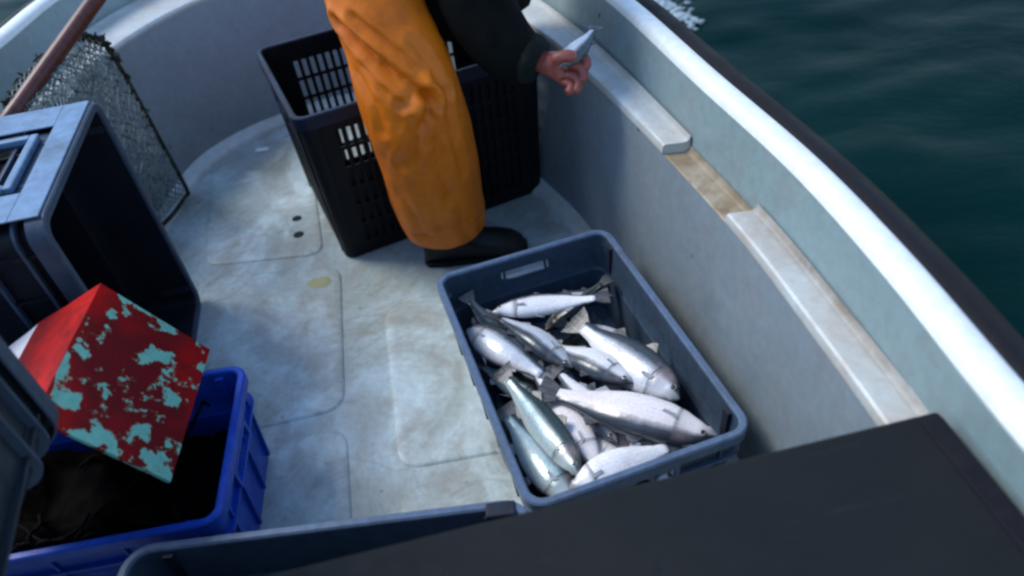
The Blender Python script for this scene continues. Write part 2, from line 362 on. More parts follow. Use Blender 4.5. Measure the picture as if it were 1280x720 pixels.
# the port gunwale flares like the starboard one
gunin[15:] = [(-1.235, 2.34), (-1.27, 2.0), (-1.33, 1.58), (-1.385, 1.0), (-1.415, .4), (-1.415, -.9)]
NB = 160
def curve(c, z, off=0.0):
    p = catmull([(x, y, z) for x, y in c], NB)
    if off:
        q = []
        for i in range(len(p)):
            t = (p[min(i + 1, NB)] - p[max(i - 1, 0)]).normalized(); n = Vector((t.y, -t.x, 0))     # outward for this direction of travel
            q.append(p[i] + n * off)
        p = q
    return p
def ribbon(bm, curves, i0=0, i1=NB):
    loft(bm, [[c[i] - BO for c in curves] for i in range(i0, i1 + 1)])
def hull():
    fz = 0.0
    # floor with its cove step
    bm = bmesh.new(); c = curve(floorc, fz, -0.045)
    ce = bm.verts.new(Vector((-.45, 1.0, fz)) - BO)
    vs = [bm.verts.new(p - BO) for p in c]
    for a, b in zip(vs, vs[1:]): bm.faces.new((ce, a, b))
    bm.faces.new((ce, vs[-1], vs[0]))
    f = build('floor', bm, M_floor, boat)
    bm = bmesh.new(); ribbon(bm, [curve(floorc, 0, -0.045), curve(floorc, 0.010, -0.042), curve(floorc, 0.018, -0.034), curve(floorc, 0.022, -0.010), curve(floorc, 0.030, 0.0)])
    build('floor_cove', bm, M_cove, boat, smooth=True)
    LZ = 0.45
    fc, li = curve(floorc, 0.030), curve(ledin, LZ)
    bm = bmesh.new(); rows = []
    for t in (0, .08, .25, .45, .65, .85, 0.965):
        rows.append([a.lerp(b, t) for a, b in zip(fc, li)])
        for p in rows[-1]: p += Vector((0, 0, 0.0))
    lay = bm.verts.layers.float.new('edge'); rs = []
    for i in range(NB + 1):
        rr = []
        for tt, c_ in zip((0, .08, .25, .45, .65, .85, 0.965), rows):
            v = bm.verts.new(c_[i] - BO); yy = c_[i].y
            g_ = max(0, 1 - tt / .55) * (.55 if i < NB / 2 and .6 < yy < 1.5 else .22)  # grime plus painted shadow low on the wall, stronger beside the fish crate
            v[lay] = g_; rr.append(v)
        rs.append(rr)
    for p_, q_ in zip(rs, rs[1:]):
        for j in range(6): bm.faces.new((p_[j], p_[j + 1], q_[j + 1], q_[j]))
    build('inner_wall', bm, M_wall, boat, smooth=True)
    # ledge in three levels: far, recess, near, then round the bow to port
    lo = curve(ledout, LZ)
    def idx(yv):       # starboard station index at a given y on the ledge
        return min(range(NB // 2), key=lambda i: abs(li[i].y - yv))
    a, b = idx(1.035), idx(1.285)
    def ledge_seg(name, i0, i1, z, mat, lab, rnd=0.012, stain=1.0):
        bm = bmesh.new(); lay = bm.verts.layers.float.new('edge')
        prof = [(-0.0, -0.02 if z >= LZ else 0.0), (0.0, 0.0)]
        cols = []
        for w_, dz in ((0.0, -0.022), (0.0, -rnd * 0.8), (0.035, -rnd * 0.25), (0.11, 0.0), (0.3, 0.0), (0.5, 0.0), (0.7, 0.0), (0.85, 0.001), (0.95, 0.006), (1.0, 0.014)):
            cols.append([p.lerp(q, w_) + Vector((0, 0, z - LZ + dz)) for p, q in zip(li, lo)])
        st = [0, 0, 0, 0, .12, .2, .35, .75, 1, .9]
        rs = []
        for i in range(i0, i1 + 1):
            r = []
            for k_, cc in enumerate(cols):
                v = bm.verts.new(cc[i] - BO); v[lay] = st[k_] * stain * (0.5 + 0.5 * noise.noise(Vector((i * .17, k_ * .3, 2.0))) + 0.2); r.append(v)
            rs.append(r)
        for p, q in zip(rs, rs[1:]):
            for j in range(len(p) - 1): bm.faces.new((p[j], p[j + 1], q[j + 1], q[j]))
        for r in (rs[0], rs[-1]):                    # end faces down to the level below
            low = [bm.verts.new(v.co - Vector((0, 0, 0.03))) for v in r]
            for j in range(len(r) - 1): bm.faces.new((r[j], r[j + 1], low[j + 1], low[j]))
        o = build(name, bm, mat, boat, smooth=False, auto=35); o['label'] = lab; return o
    ledge_seg('ledge', 0, a, LZ + 0.003, M_ledge, 'near run of the starboard ledge, pale with a brown stain line')
    ledge_seg('ledge', a + 0, b, LZ - 0.019, M_recess, 'short lowered section of the ledge, stained brown', stain=0.9)
    ledge_seg('ledge', b, NB, LZ + 0.003, M_ledge, 'forward run of the ledge round the bow', stain=0.55)
    # wall above the ledge, gunwale cap, outer shell
    gi = curve(gunin, 0.565)
    bm = bmesh.new(); ribbon(bm, [[p.lerp(q, t) for p, q in zip(curve(ledout, LZ - .03), gi)] for t in (0, .3, .6, .9, 1)])
    build('upper_wall', bm, M_wall_up, boat, smooth=True)
    bm = bmesh.new(); ribbon(bm, [curve(gunin, 0.562), curve(gunin, 0.576, 0.003), curve(gunin, 0.583, 0.011), curve(gunin, 0.586, 0.024), curve(gunin, 0.583, 0.042), curve(gunin, 0.574, 0.052), curve(gunin, 0.54, 0.056)])
    build('gunwale', bm, M_gun, boat, smooth=True)
    bm = bmesh.new(); ribbon(bm, [curve(gunin, 0.55, 0.054), curve(gunin, 0.3, 0.02), curve(gunin, 0.05, -0.05), curve(gunin, -0.2, -0.2)])
    build('outer_shell', bm, M_outer, boat, smooth=True)
    bm = bmesh.new(); prof = [(0.054, 0.568), (0.064, 0.575), (0.085, 0.572), (0.108, 0.558), (0.118, 0.535), (0.118, 0.505), (0.108, 0.482), (0.08, 0.468), (0.045, 0.466)]
    ribbon(bm, [curve(gunin, z, o) for o, z in prof]); build('rubber_rail', bm, M_rubber, boat, smooth=True)
    # transom closing the stern
    bm = bmesh.new(); o_ = [Vector((-1.47, -.905, .55)), Vector((.64, -.905, .55)), Vector((.50, -.905, -.05)), Vector((-1.3, -.905, -.05))]
    v = [bm.verts.new(p - BO) for p in o_]; v2 = [bm.verts.new(p - BO - Vector((0, .04, 0))) for p in o_]
    bm.faces.new(v); bm.faces.new(v2[::-1])
    for i in range(4): bm.faces.new((v[i], v[(i + 1) % 4], v2[(i + 1) % 4], v2[i]))
    build('transom', bm, M_outer, boat)
    # raised rounded anti-slip pads moulded into the floor
    pads = [[(-.955, 2.20), (-.60, 2.115), (-.515, 1.66), (-.865, 1.675)], [(-.865, 1.625), (-.462, 1.60), (-.408, 1.085), (-.82, 1.03)], [(-.815, .98), (-.40, 1.035), (-.345, .58), (-.77, .55)],
            [(-.335, 1.40), (.05, 1.49), (.25, .93), (-.285, .90)], [(-.283, .85), (.26, .88), (.36, .42), (-.25, .42)], [(-.40, 2.40), (-.12, 2.25), (-.16, 1.80), (-.42, 1.72)]]
    for q in pads:
        bm = bmesh.new(); q = [Vector((x, y, 0)) for x, y in q]
        def rounded(inset, z):
            cen = sum(q, Vector()) / 4; out_ = []
            for i in range(4):
                p, a_, b_ = q[i], (q[i - 1] - q[i]).normalized(), (q[(i + 1) % 4] - q[i]).normalized()
                r = 0.055; s_, e_ = p + a_ * r, p + b_ * r
                for k_ in range(7):
                    t = k_ / 6; out_.append((s_ * (1 - t) ** 2 + p * 2 * t * (1 - t) + e_ * t * t))
            return [Vector((*(v_ + (cen - v_).normalized() * inset).xy, z)) - BO for v_ in out_]
        loft(bm, [rounded(0, 0.0), rounded(0.004, 0.0035), rounded(0.010, 0.005), rounded(0.03, 0.0055)], closed=True)
        bm.faces.new([bm.verts.new(p) for p in rounded(0.03, 0.0055)])
        bmesh.ops.remove_doubles(bm, verts=bm.verts, dist=1e-5)
        build('floor_pad', bm, M_panel, boat, auto=50)
    # drain holes, a yellow scale mark and a fitting
    for x, y, r in ((-.617, 1.848, .013), (-.601, 1.765, .014)):
        bm = bmesh.new(); loft(bm, [[Vector((x + math.cos(t) * rr, y + math.sin(t) * rr, zz)) - BO for t in [2 * PI * k_ / 16 for k_ in range(16)]] for rr, zz in ((r * 1.15, .0055), (r, .0075), (r * .8, .0075), (r * .7, .0062))], closed=True, cap=True)
        build('drain_plug', bm, M_rubber, boat, auto=40)
    k = NT('yellowish_weed_smear').set((0.33, 0.34, 0.17), 0.6)
    bm = bmesh.new(); ring = [Vector((-.515 + math.cos(t) * .035 * (1 + .35 * noise.noise(Vector((math.cos(t), math.sin(t), 3)))), 1.534 + math.sin(t) * .022 * (1 + .5 * noise.noise(Vector((math.cos(t) * 2, math.sin(t) * 2, 1)))), .0060)) - BO for t in [2 * PI * k_ / 28 for k_ in range(28)]]
    ring2 = [Vector((-.515, 1.534, .0075)) - BO + (p - Vector((-.515, 1.534, .006)) + BO) * .6 + Vector((0, 0, .001)) for p in ring]
    loft(bm, [ring, ring2], closed=True, cap=True); build('weed_smear', bm, k, boat)
    bm = bmesh.new(); add_box(bm, Vector((-.798, 2.293, .003)) - BO, (.045, .022, .006)); bevel_obj(build('paint_chip', bm, M_gun, boat), .004)
    return
hull()

# thwart: dark board resting on the ledge
def thwart():
    L_, Wd, T = 1.88, 0.62, 0.035
    t = thing('thwart_board', 'dark grey painted seat board across the boat in the foreground', 'seat board', (0.505, 0.532, 0.47), (0, 0, math.radians(7.0)))
    bm = bmesh.new(); add_box(bm, (-L_ / 2, -Wd / 2, T / 2), (L_, Wd, T)); bevel_obj(build('board', bm, M_board, t), 0.006, 3)
    bm = bmesh.new()
    add_box(bm, (-0.018, -Wd / 2 - .002, T + 0.0015), (0.028, Wd - .02, 0.004)); bevel_obj(build('edge_strip', bm, M_boardedge, t), 0.0015)  # near-black strip along the starboard end of the board
    bm = bmesh.new(); add_box(bm, (-L_ / 2 - .03, -Wd + .06, -.03), (L_ - .12, 0.04, 0.058)); build('support_batten', bm, M_boardedge, t)
    for x in (-.16, -.75, -1.3):
        bm = bmesh.new(); loft(bm, [[Vector((x + math.cos(a) * r, -.30 + math.sin(a) * r, z)) for a in [2 * PI * i / 12 for i in range(12)]] for r, z in ((.006, T), (.006, T + .002), (.003, T + .0028))], closed=True, cap=True)
        build('screw_head', bm, M_tote, t)
    rnd = random.Random(9); bm = bmesh.new()
    for k_ in range(60):
        x, y, r_ = rnd.uniform(-1.3, -.05), rnd.uniform(-.4, -.02), rnd.uniform(.0012, .0042)
        bmesh.ops.create_icosphere(bm, subdivisions=2, radius=r_, matrix=Matrix.Translation((x, y, T)) @ Matrix.Diagonal((1, 1, .4, 1)))
    kd = NT('water_drop'); kd.b.inputs['Transmission Weight'].default_value = 1.0; kd.b.inputs['IOR'].default_value = 1.33; kd.set((.9, .95, 1), .03)
    o = build('water_drops', bm, kd.m, t, smooth=True); o['kind'] = 'stuff'
thwart()

# ================================================================== CRATES
def rrect(hx, hy, r, n=5):
    """stations of a rounded rectangle: (x, y, nx, ny)"""
    out_ = []
    for (sx, sy, a0) in ((1, -1, -90), (1, 1, 0), (-1, 1, 90), (-1, -1, 180)):
        for k_ in range(n + 1):
            a = math.radians(a0 + 90 * k_ / n); out_.append((sx * (hx - r) + math.cos(a) * r, sy * (hy - r) + math.sin(a) * r, math.cos(a), math.sin(a)))
    return out_
def shell(L_, W_, prof, r, th, holes, n=5):
    """crate wall. prof: [(z, inset)] upwards. holes: [(side, s0, s1, z0, z1)], side 0 = -y, 1 = +x, 2 = +y, 3 = -x"""
    zs = sorted(set([round(p[0], 5) for p in prof] + [round(z, 5) for h in holes for z in h[3:5]]))
    def inset(z):
        for (z0, i0), (z1, i1) in zip(prof, prof[1:]):
            if z0 - 1e-6 <= z <= z1 + 1e-6: return i0 + (i1 - i0) * ((z - z0) / (z1 - z0) if z1 > z0 else 0)
        return prof[-1][1]
    st = []     # (side or -1, s, corner idx, k)
    for side in range(4):
        ln = (W_ if side in (1, 3) else L_)
        ss = sorted(set([-ln / 2 + r, ln / 2 - r] + [round(s, 5) for h in holes if h[0] == side for s in h[1:3]]))
        for s in ss: st.append((side, s))
        for k_ in range(1, n): st.append((side + 10, k_ / n))
    def pos(e, z, off):
        i = inset(z); hx, hy = L_ / 2 - i, W_ / 2 - i; side, s = e
        if side < 10:
            ln = (W_ if side in (1, 3) else L_); half = ln / 2 - r
            f = (1 - i / half) if abs(abs(s) - half) < 1e-4 else 1.0
            sv_ = s * f if abs(abs(s) - half) < 1e-4 else s
            if side == 0: return Vector((sv_, -hy - off, z))
            if side == 1: return Vector((hx + off, sv_, z))
            if side == 2: return Vector((-sv_, hy + off, z))
            return Vector((-hx - off, -sv_, z))
        c = side - 10; a = math.radians(-90 + 90 * c + 90 * s)
        cx, cy = [(hx - r, -(hy - r)), (hx - r, hy - r), (-(hx - r), hy - r), (-(hx - r), -(hy - r))][c]
        return Vector((cx + math.cos(a) * (r + off), cy + math.sin(a) * (r + off), z))
    N, K = len(st), len(zs)
    bm = bmesh.new()
    vo = [[bm.verts.new(pos(e, z, 0)) for e in st] for z in zs]; vi = [[bm.verts.new(pos(e, z, -th)) for e in st] for z in zs]
    def solid(k_, j):
        if k_ < 0 or k_ >= K - 1: return False
        j %= N; e, f = st[j], st[(j + 1) % N]
        if e[0] < 10 and f[0] == e[0]:
            sm, zm = (e[1] + f[1]) / 2, (zs[k_] + zs[k_ + 1]) / 2
            for h in holes:
                if h[0] == e[0] and h[1] < sm < h[2] and h[3] < zm < h[4]: return False
        return True
    for k_ in range(K - 1):
        for j in range(N):
            if not solid(k_, j): continue
            j2 = (j + 1) % N
            bm.faces.new((vo[k_][j], vo[k_][j2], vo[k_ + 1][j2], vo[k_ + 1][j])); bm.faces.new((vi[k_][j2], vi[k_][j], vi[k_ + 1][j], vi[k_ + 1][j2]))
            if not solid(k_ + 1, j): bm.faces.new((vo[k_ + 1][j], vo[k_ + 1][j2], vi[k_ + 1][j2], vi[k_ + 1][j]))
            if not solid(k_ - 1, j): bm.faces.new((vo[k_][j2], vo[k_][j], vi[k_][j], vi[k_][j2]))
            if not solid(k_, j - 1): bm.faces.new((vo[k_][j], vo[k_ + 1][j], vi[k_ + 1][j], vi[k_][j]))
            if not solid(k_, j + 1): bm.faces.new((vo[k_ + 1][j2], vo[k_][j2], vi[k_][j2], vi[k_ + 1][j2]))
    bmesh.ops.delete(bm, geom=[v for v in bm.verts if not v.link_faces], context='VERTS')
    return bm
def ring_bm(L_, W_, r, sec):
    """closed ring; sec: [(offset outwards from the L x W line, z)] as a closed section"""
    bm = bmesh.new(); st = rrect(L_ / 2, W_ / 2, r, 6)
    rings = [[bm.verts.new((x + nx * o, y + ny * o, z)) for o, z in sec] for x, y, nx, ny in st]; m = len(sec); n = len(rings)
    for i in range(n):
        a, b = rings[i], rings[(i + 1) % n]
        for j in range(m): bm.faces.new((a[j], b[j], b[(j + 1) % m], a[(j + 1) % m]))
    return bm
def crate(name, label, cat, loc, rot, L_, W_, H, mats, r=0.035, taper=0.018, th=0.004, holes=(), rim_w=0.010, rim_h=0.020, flange2=None, ribs=(5, 3), rib_z=None, base_holes=False, step=True, group=None, lugs=True, end_mat=None, matrix=None):
    mw, mr, mb = mats
    t = thing(name, label, cat, loc, rot, group)
    if matrix is not None: t.matrix_world = matrix
    prof = [(0.0, taper + .004), (H * .55, taper * .5 + .004), (H * .55 + .006, taper * .5), (H, 0)] if step else [(0.0, taper), (H, 0)]
    o = build('crate_wall', shell(L_, W_, prof, r, th, list(holes)), mw, t, auto=30)
    bm = bmesh.new(); sb = rrect(L_ / 2 - taper - .004, W_ / 2 - taper - .004, max(r - .001, .01), 5)
    loft(bm, [[Vector((x - nx * .001, y - ny * .001, z)) for x, y, nx, ny in sb] for z in (0.002, 0.007)], closed=True, cap=True); build('crate_base', bm, mw, t)
    # rim, an inverted U
    build('rim', ring_bm(L_, W_, r, [(-th - .001, H - .004), (-th - .001, H + .001), (-th + .002, H + .004), (rim_w - .003, H + .004), (rim_w, H + .001), (rim_w, H - rim_h), (rim_w - .003, H - rim_h), (rim_w - .003, H - .003), (0.0008, H - .004)]), mr, t, auto=40)
    for zf in (flange2 or ()):
        ins = taper * (1 - zf / H)
        build('lower_flange', ring_bm(L_ - 2 * ins, W_ - 2 * ins, r, [(-.001, zf - .003), (rim_w * .8, zf - .003), (rim_w * .8, zf + .003), (-.001, zf + .003)]), mr, t, auto=40)
    # ribs outside the long and short walls
    z0, z1 = rib_z or (0.012, H - rim_h - .002)
    def rib(side, s):
        bm = bmesh.new(); dd = rim_w * .72
        for zz in ((z0, z1),):
            i0 = taper * (1 - z0 / H) + .003; i1 = taper * (1 - z1 / H) + .001
            lo_, hi_ = [], []
            for z, i in ((z0, i0), (z1, i1)):
                for a, b in ((-.0025, 0), (.0025, 0), (.0025, dd), (-.0025, dd)):
                    if side == 0: v = (s + a, -(W_ / 2 - i) - b + .001, z)
                    elif side == 2: v = (s + a, (W_ / 2 - i) + b - .001, z)
                    elif side == 1: v = ((L_ / 2 - i) + b - .001, s + a, z)
                    else: v = (-(L_ / 2 - i) - b + .001, s + a, z)
                    (lo_ if z == z0 else hi_).append(bm.verts.new(v))
            for i in range(4): bm.faces.new((lo_[i], lo_[(i + 1) % 4], hi_[(i + 1) % 4], hi_[i]))
            bm.faces.new(lo_[::-1]); bm.faces.new(hi_)
        build('rib', bm, mw, t)
    for side, nr, ln in ((0, ribs[0], L_), (2, ribs[0], L_), (1, ribs[1], W_), (3, ribs[1], W_)):
        for k_ in range(nr):
            s = -ln / 2 + r + .02 + (ln - 2 * r - .04) * (k_ / (nr - 1) if nr > 1 else .5)
            rib(side, s)
    if lugs:        # dark stacking lugs in the inner corners
        for sx in (-1, 1):
            for sy in (-1, 1):
                bm = bmesh.new(); add_box(bm, (sx * (L_ / 2 - r - .022), sy * (W_ / 2 - th - .004), H - .045), (.016, .010, .072))
                build('stacking_lug', bm, mb, t)
    for h in holes:
        if h[0] in (1, 3) and (h[2] - h[1]) > .07 and (h[4] - h[3]) < .08:      # moulded frame round a hand hole
            z0_, z1_ = h[3], h[4]; s0, s1 = h[1], h[2]; bm = bmesh.new()
            sg = 1 if h[0] == 1 else -1; ins = taper * (1 - (z0_ + z1_) / 2 / H); X = sg * (L_ / 2 - ins + .004)
            sgn = sg
            for (a, b, c, d) in ((s0 - .008, s1 + .008, z1_, z1_ + .007), (s0 - .008, s1 + .008, z0_ - .007, z0_), (s0 - .008, s0, z0_, z1_), (s1, s1 + .008, z0_, z1_)):
                add_box(bm, (X, sgn * (a + b) / 2, (c + d) / 2), (.012, abs(b - a), abs(d - c)))
            build('handle_frame', bm, mr, t)
    return t

# fish box : rim corners (-.159,1.231) (.227,1.329) (.373,.74) (-.017,.65), rim height .22
cx, cy = .106, .9875
ang = math.atan2(1.231 - .65, -.159 + .017)                           # long side direction
fish_crate = crate('fish_crate', 'grey blue plastic crate full of silver fish by the hull side', 'crate', (cx, cy, 0.006), (0, 0, ang),
      0.606, 0.396, 0.214, (M_box, M_boxrim, M_dark), r=.03, taper=.012, holes=[(1, -.058, .058, .158, .184), (3, -.058, .058, .158, .184)], ribs=(6, 4), flange2=(.150,))
# neighbour crate, foreground, half under the seat board
near_crate = crate('plastic_crate', 'empty grey blue crate half under the dark seat board', 'crate', (-.343, .447, 0.014), (0, 0, math.radians(-.5)),
      0.63, 0.39, 0.228, (M_box, M_boxrim, M_dark), r=.035, taper=.012, holes=[(1, -.058, .058, .165, .19), (3, -.058, .058, .165, .19)], ribs=(6, 4), flange2=(.16,))
# dark stacking clip on its far rim
bm = bmesh.new(); add_box(bm, (.278, .187, .2235), (.048, .026, .024)); bevel_obj(build('rim_clip', bm, M_dark, near_crate), .003)
# bright blue crate on the left
a = math.radians(3.5)
ux = Vector((math.cos(a), math.sin(a), 0)); uy = Vector((-math.sin(a), math.cos(a), 0))
cen = Vector((-.532, .852, 0)) - ux * .292
crate('plastic_crate', 'bright blue crate with black netting, under the red box', 'crate', (cen.x, cen.y, 0.006), (0, 0, a),
      0.57, 0.335, 0.236, (M_blue, M_blue, M_blue), r=.025, taper=.014, ribs=(5, 4), flange2=(.165,), holes=[(1, -.055, .055, .17, .2), (3, -.055, .055, .17, .2)])
# tall slotted black crate
def slots(L_, W_, H):
    hs = []
    for side, ln in ((0, L_), (2, L_), (1, W_), (3, W_)):
        n = int((ln - .14) / .0235); x0 = -(n - 1) * .0235 / 2
        for i in range(n):
            s = x0 + i * .0235
            for (z0, z1) in ((.345, .395), (.285, .335), (.225, .275), (.165, .215), (.105, .155), (.045, .095)):
                if side in (1, 3) and abs(s) < .1 and z0 > .28: continue
                hs.append((side, s - .0065, s + .0065, z0, z1))
    for side in (1, 3): hs.append((side, -.06, .06, .375, .412))
    return hs
a = math.radians(20.7); u = Vector((math.cos(a), math.sin(a), 0)); v = Vector((-math.sin(a), math.cos(a), 0))
c0 = u * (.135 + .330) + v * (1.645 + .245)
tall = crate('tall_crate', 'tall black slotted crate standing behind the orange leg', 'crate', (c0.x, c0.y, 0.004), (0, 0, a),
      0.650, 0.470, 0.450, (M_black, M_blackrim, M_black), r=.028, taper=.016, holes=slots(.650, .470, .450), ribs=(2, 2), rim_h=.03, step=False, lugs=False)

for lx0, lx1, lz0, lz1 in ((-.285, -.14, .02, .275), (-.135, .295, .02, .405)):  # added black sheets that stop light showing through the front slots
    bm = bmesh.new(); bw = []
    for z in (lz0, lz1):
        y = -(.235 - .016 * (1 - z / .450)) + .009
        bw.append([bm.verts.new((lx0, y, z)), bm.verts.new((lx1, y, z)), bm.verts.new((lx1, y + .003, z)), bm.verts.new((lx0, y + .003, z))])
    for i in range(4): bm.faces.new((bw[0][i], bw[0][(i + 1) % 4], bw[1][(i + 1) % 4], bw[1][i]))
    bm.faces.new(bw[0][::-1]); bm.faces.new(bw[1]); build('slot_blocker', bm, M_black, tall)
# grey tote standing on its end, opening to starboard : local x (length) -> world z, local z (height) -> +x
def tote(name, label, loc, ex, ey, ez, L_, W_, H, flange, mats, ribs=(6, 4)):
    mat = Matrix((ex, ey, ez)).transposed().to_4x4(); mat.translation = loc
    t = crate(name, label, 'crate', (0, 0, 0), (0, 0, 0), L_, W_, H, mats, r=.03, taper=.02, th=.004,
              holes=[(1, -.075, .075, H - .10, H - .052), (3, -.075, .075, H - .10, H - .052)], ribs=ribs, flange2=flange, matrix=mat, rim_w=.014, rim_h=.03)
    return t
yd = Vector((-.066, .488, 0)).normalized(); zd = Vector((yd.y, -yd.x, 0))          # rim edge direction, opening direction
H = .34
rimc = Vector((-.805, 1.29, 0.305))
t1 = tote('storage_tote', 'large grey tote standing on its end beside the landing net', rimc - zd * H, Vector((0, 0, 1)), -yd, zd, .58, .455, H, (H - .055, H - .125), (M_toteshade, M_toterim, M_dark))
# upper end with moulded handle: same plastic, sky light painted in as paler tone
def skylit_end():
    X = .29 + .016; bm = bmesh.new()
    def b(s0, s1, z0, z1, x=X, th=.004): add_box(bm, (x, (s0 + s1) / 2, (z0 + z1) / 2), (th, s1 - s0, z1 - z0))
    h0, h1, a0, a1 = .105, .285, -.125, .125
    b(-.215, .215, .012, h0); b(-.215, .215, h1, H - .004); b(-.215, a0, h0, h1); b(a1, .215, h0, h1)
    bevel_obj(build('end_panel', bm, M_totelit, t1), .0015)
    bm = bmesh.new()
    g0, g1, c0_, c1_ = .175, .245, -.085, .085; x = X - .014
    b(a0, a1, h0, g0, x); b(a0, a1, g1, h1, x); b(a0, c0_, g0, g1, x); b(c1_, a1, g0, g1, x)
    build('handle_recess', bm, M_toterim, t1)
    bm = bmesh.new()
    for (s0, s1, z0, z1) in ((c0_ - .016, c1_ + .016, g0 - .016, g0), (c0_ - .016, c1_ + .016, g1, g1 + .016), (c0_ - .016, c0_, g0, g1), (c1_, c1_ + .016, g0, g1)): b(s0, s1, z0, z1, X - .004, .014)
    bevel_obj(build('handle_frame', bm, M_totelit, t1), .003)
skylit_end()
H2 = .33
e2 = Vector((.07, -.235, 0)).normalized()      # towards the camera along the open end
t2 = None
xd = Vector((.235, .07, 0)).normalized()       # outward of the seen long wall
t2 = tote('storage_tote', 'dark grey tote at the left edge, nearest the camera', Vector((-.640, .70, 0.805)) + e2 * H2 - xd * .222, Vector((0, 0, 1)), xd, -e2, .58, .41, H2, (H2 - .052, H2 - .10), (M_tote, M_toterim, M_dark), ribs=(6, 3))

# ================================================================== black netting heap in the blue crate
def heap():
    bm = bmesh.new(); n = 26
    g = []
    for i in range(n + 1):
        row = []
        for j in range(n + 1):
            x = -.255 + .51 * i / n; y = -.135 + .27 * j / n
            e = min(1, 5 * min(i, n - i) / n, 5 * min(j, n - j) / n)
            z = .06 + .10 * e + .045 * noise.noise(Vector((x * 9, y * 9, 0))) + .028 * noise.noise(Vector((x * 24, y * 24, 4))) + .02
            row.append(bm.verts.new((x, y, max(z, .012))))
        g.append(row)
    for i in range(n):
        for j in range(n): bm.faces.new((g[i][j], g[i + 1][j], g[i + 1][j + 1], g[i][j + 1]))
    bmesh.ops.solidify(bm, geom=bm.faces[:], thickness=.01)
    t = thing('netting_heap', 'heap of black netting inside the bright blue crate', 'net', (cen.x, cen.y, .01), (0, 0, math.radians(3.5)))
    build('net_bundle', bm, M_blacknet, t, smooth=True)
    rnd = random.Random(3)
    bm = bmesh.new()
    for k_ in range(12):
        x, y = rnd.uniform(-.21, .21), rnd.uniform(-.10, .10); a = rnd.uniform(0, 6.28); pts = []
        for q in range(8):
            x = max(-.25, min(.25, x + math.cos(a) * .03)); y = max(-.13, min(.13, y + math.sin(a) * .03)); a += rnd.uniform(-.7, .7)
            z = .165 + .045 * noise.noise(Vector((x * 9, y * 9, 0))) + .02 * rnd.random() + .02
            pts.append((x, y, z))
        add_tube(bm, catmull(pts, 16), .0035, 5)
    o = build('rope_strands', bm, M_blacknet, t, smooth=True); o['kind'] = 'stuff'
heap()

# ================================================================== red box with flaking paint
def redbox():
    t = thing('painted_box', 'battered red box, paint flaking to mint green, propped in the blue crate', 'box', (-.75, .85, .20))
    O = Vector((-.75, .85, .20)); y0, y1 = .703, .988
    prof = [(-.571, .333), (-.687, .520), (-.828, .452), (-.925, .395), (-.83, .21), (-.715, .235)]
    k_n = len(prof)
    def face(name, i, mat, lab=None, th=.006):
        a_, b_ = Vector((prof[i][0], 0, prof[i][1])), Vector((prof[(i + 1) % k_n][0], 0, prof[(i + 1) % k_n][1]))
        d = (b_ - a_); n = Vector((d.z, 0, -d.x)).normalized() * -1
        cc = Vector((-.75, 0, .36))
        if n.dot((a_ + b_) / 2 - cc) < 0: n = -n
        bm = bmesh.new(); N1, N2 = 8, 10; top, bot = [], []
        for s in range(N1 + 1):
            rt, rb = [], []
            for q in range(N2 + 1):
                p = a_.lerp(b_, s / N1); y = y0 + (y1 - y0) * q / N2
                w_ = noise.noise(Vector((p.x * 11, y * 11, i))) * .0022
                pp = Vector((p.x, y, p.z)) - O
                rt.append(bm.verts.new(pp + n * w_)); rb.append(bm.verts.new(pp - n * th))
            top.append(rt); bot.append(rb)
        for s in range(N1):
            for q in range(N2):
                bm.faces.new((top[s][q], top[s + 1][q], top[s + 1][q + 1], top[s][q + 1])); bm.faces.new((bot[s][q], bot[s][q + 1], bot[s + 1][q + 1], bot[s + 1][q]))
        for s in range(N1):
            bm.faces.new((top[s][0], bot[s][0], bot[s + 1][0], top[s + 1][0])); bm.faces.new((top[s][N2], top[s + 1][N2], bot[s + 1][N2], bot[s][N2]))
        for q in range(N2):
            bm.faces.new((top[0][q], top[0][q + 1], bot[0][q + 1], bot[0][q])); bm.faces.new((top[N1][q], bot[N1][q], bot[N1][q + 1], top[N1][q + 1]))
        o = build(name, bm, mat, t, auto=35)
        if lab: o['label'] = lab
    face('side_panel', 0, M_red, 'red face with mint green flaked patches')
    face('side_panel', 1, M_redplain, 'plain red sloping face')
    face('side_panel', 2, M_whitepaint, 'white painted face')
    for y in (y1 - .003,):
        bm = bmesh.new(); loft(bm, [[Vector((x * .985 - .75 * .015, yy, z * .985 + .36 * .015)) - O for x, z in prof] for yy in (y - .002, y + .002)], closed=True, cap=True)
        build('end_panel', bm, M_redplain, t)
redbox()

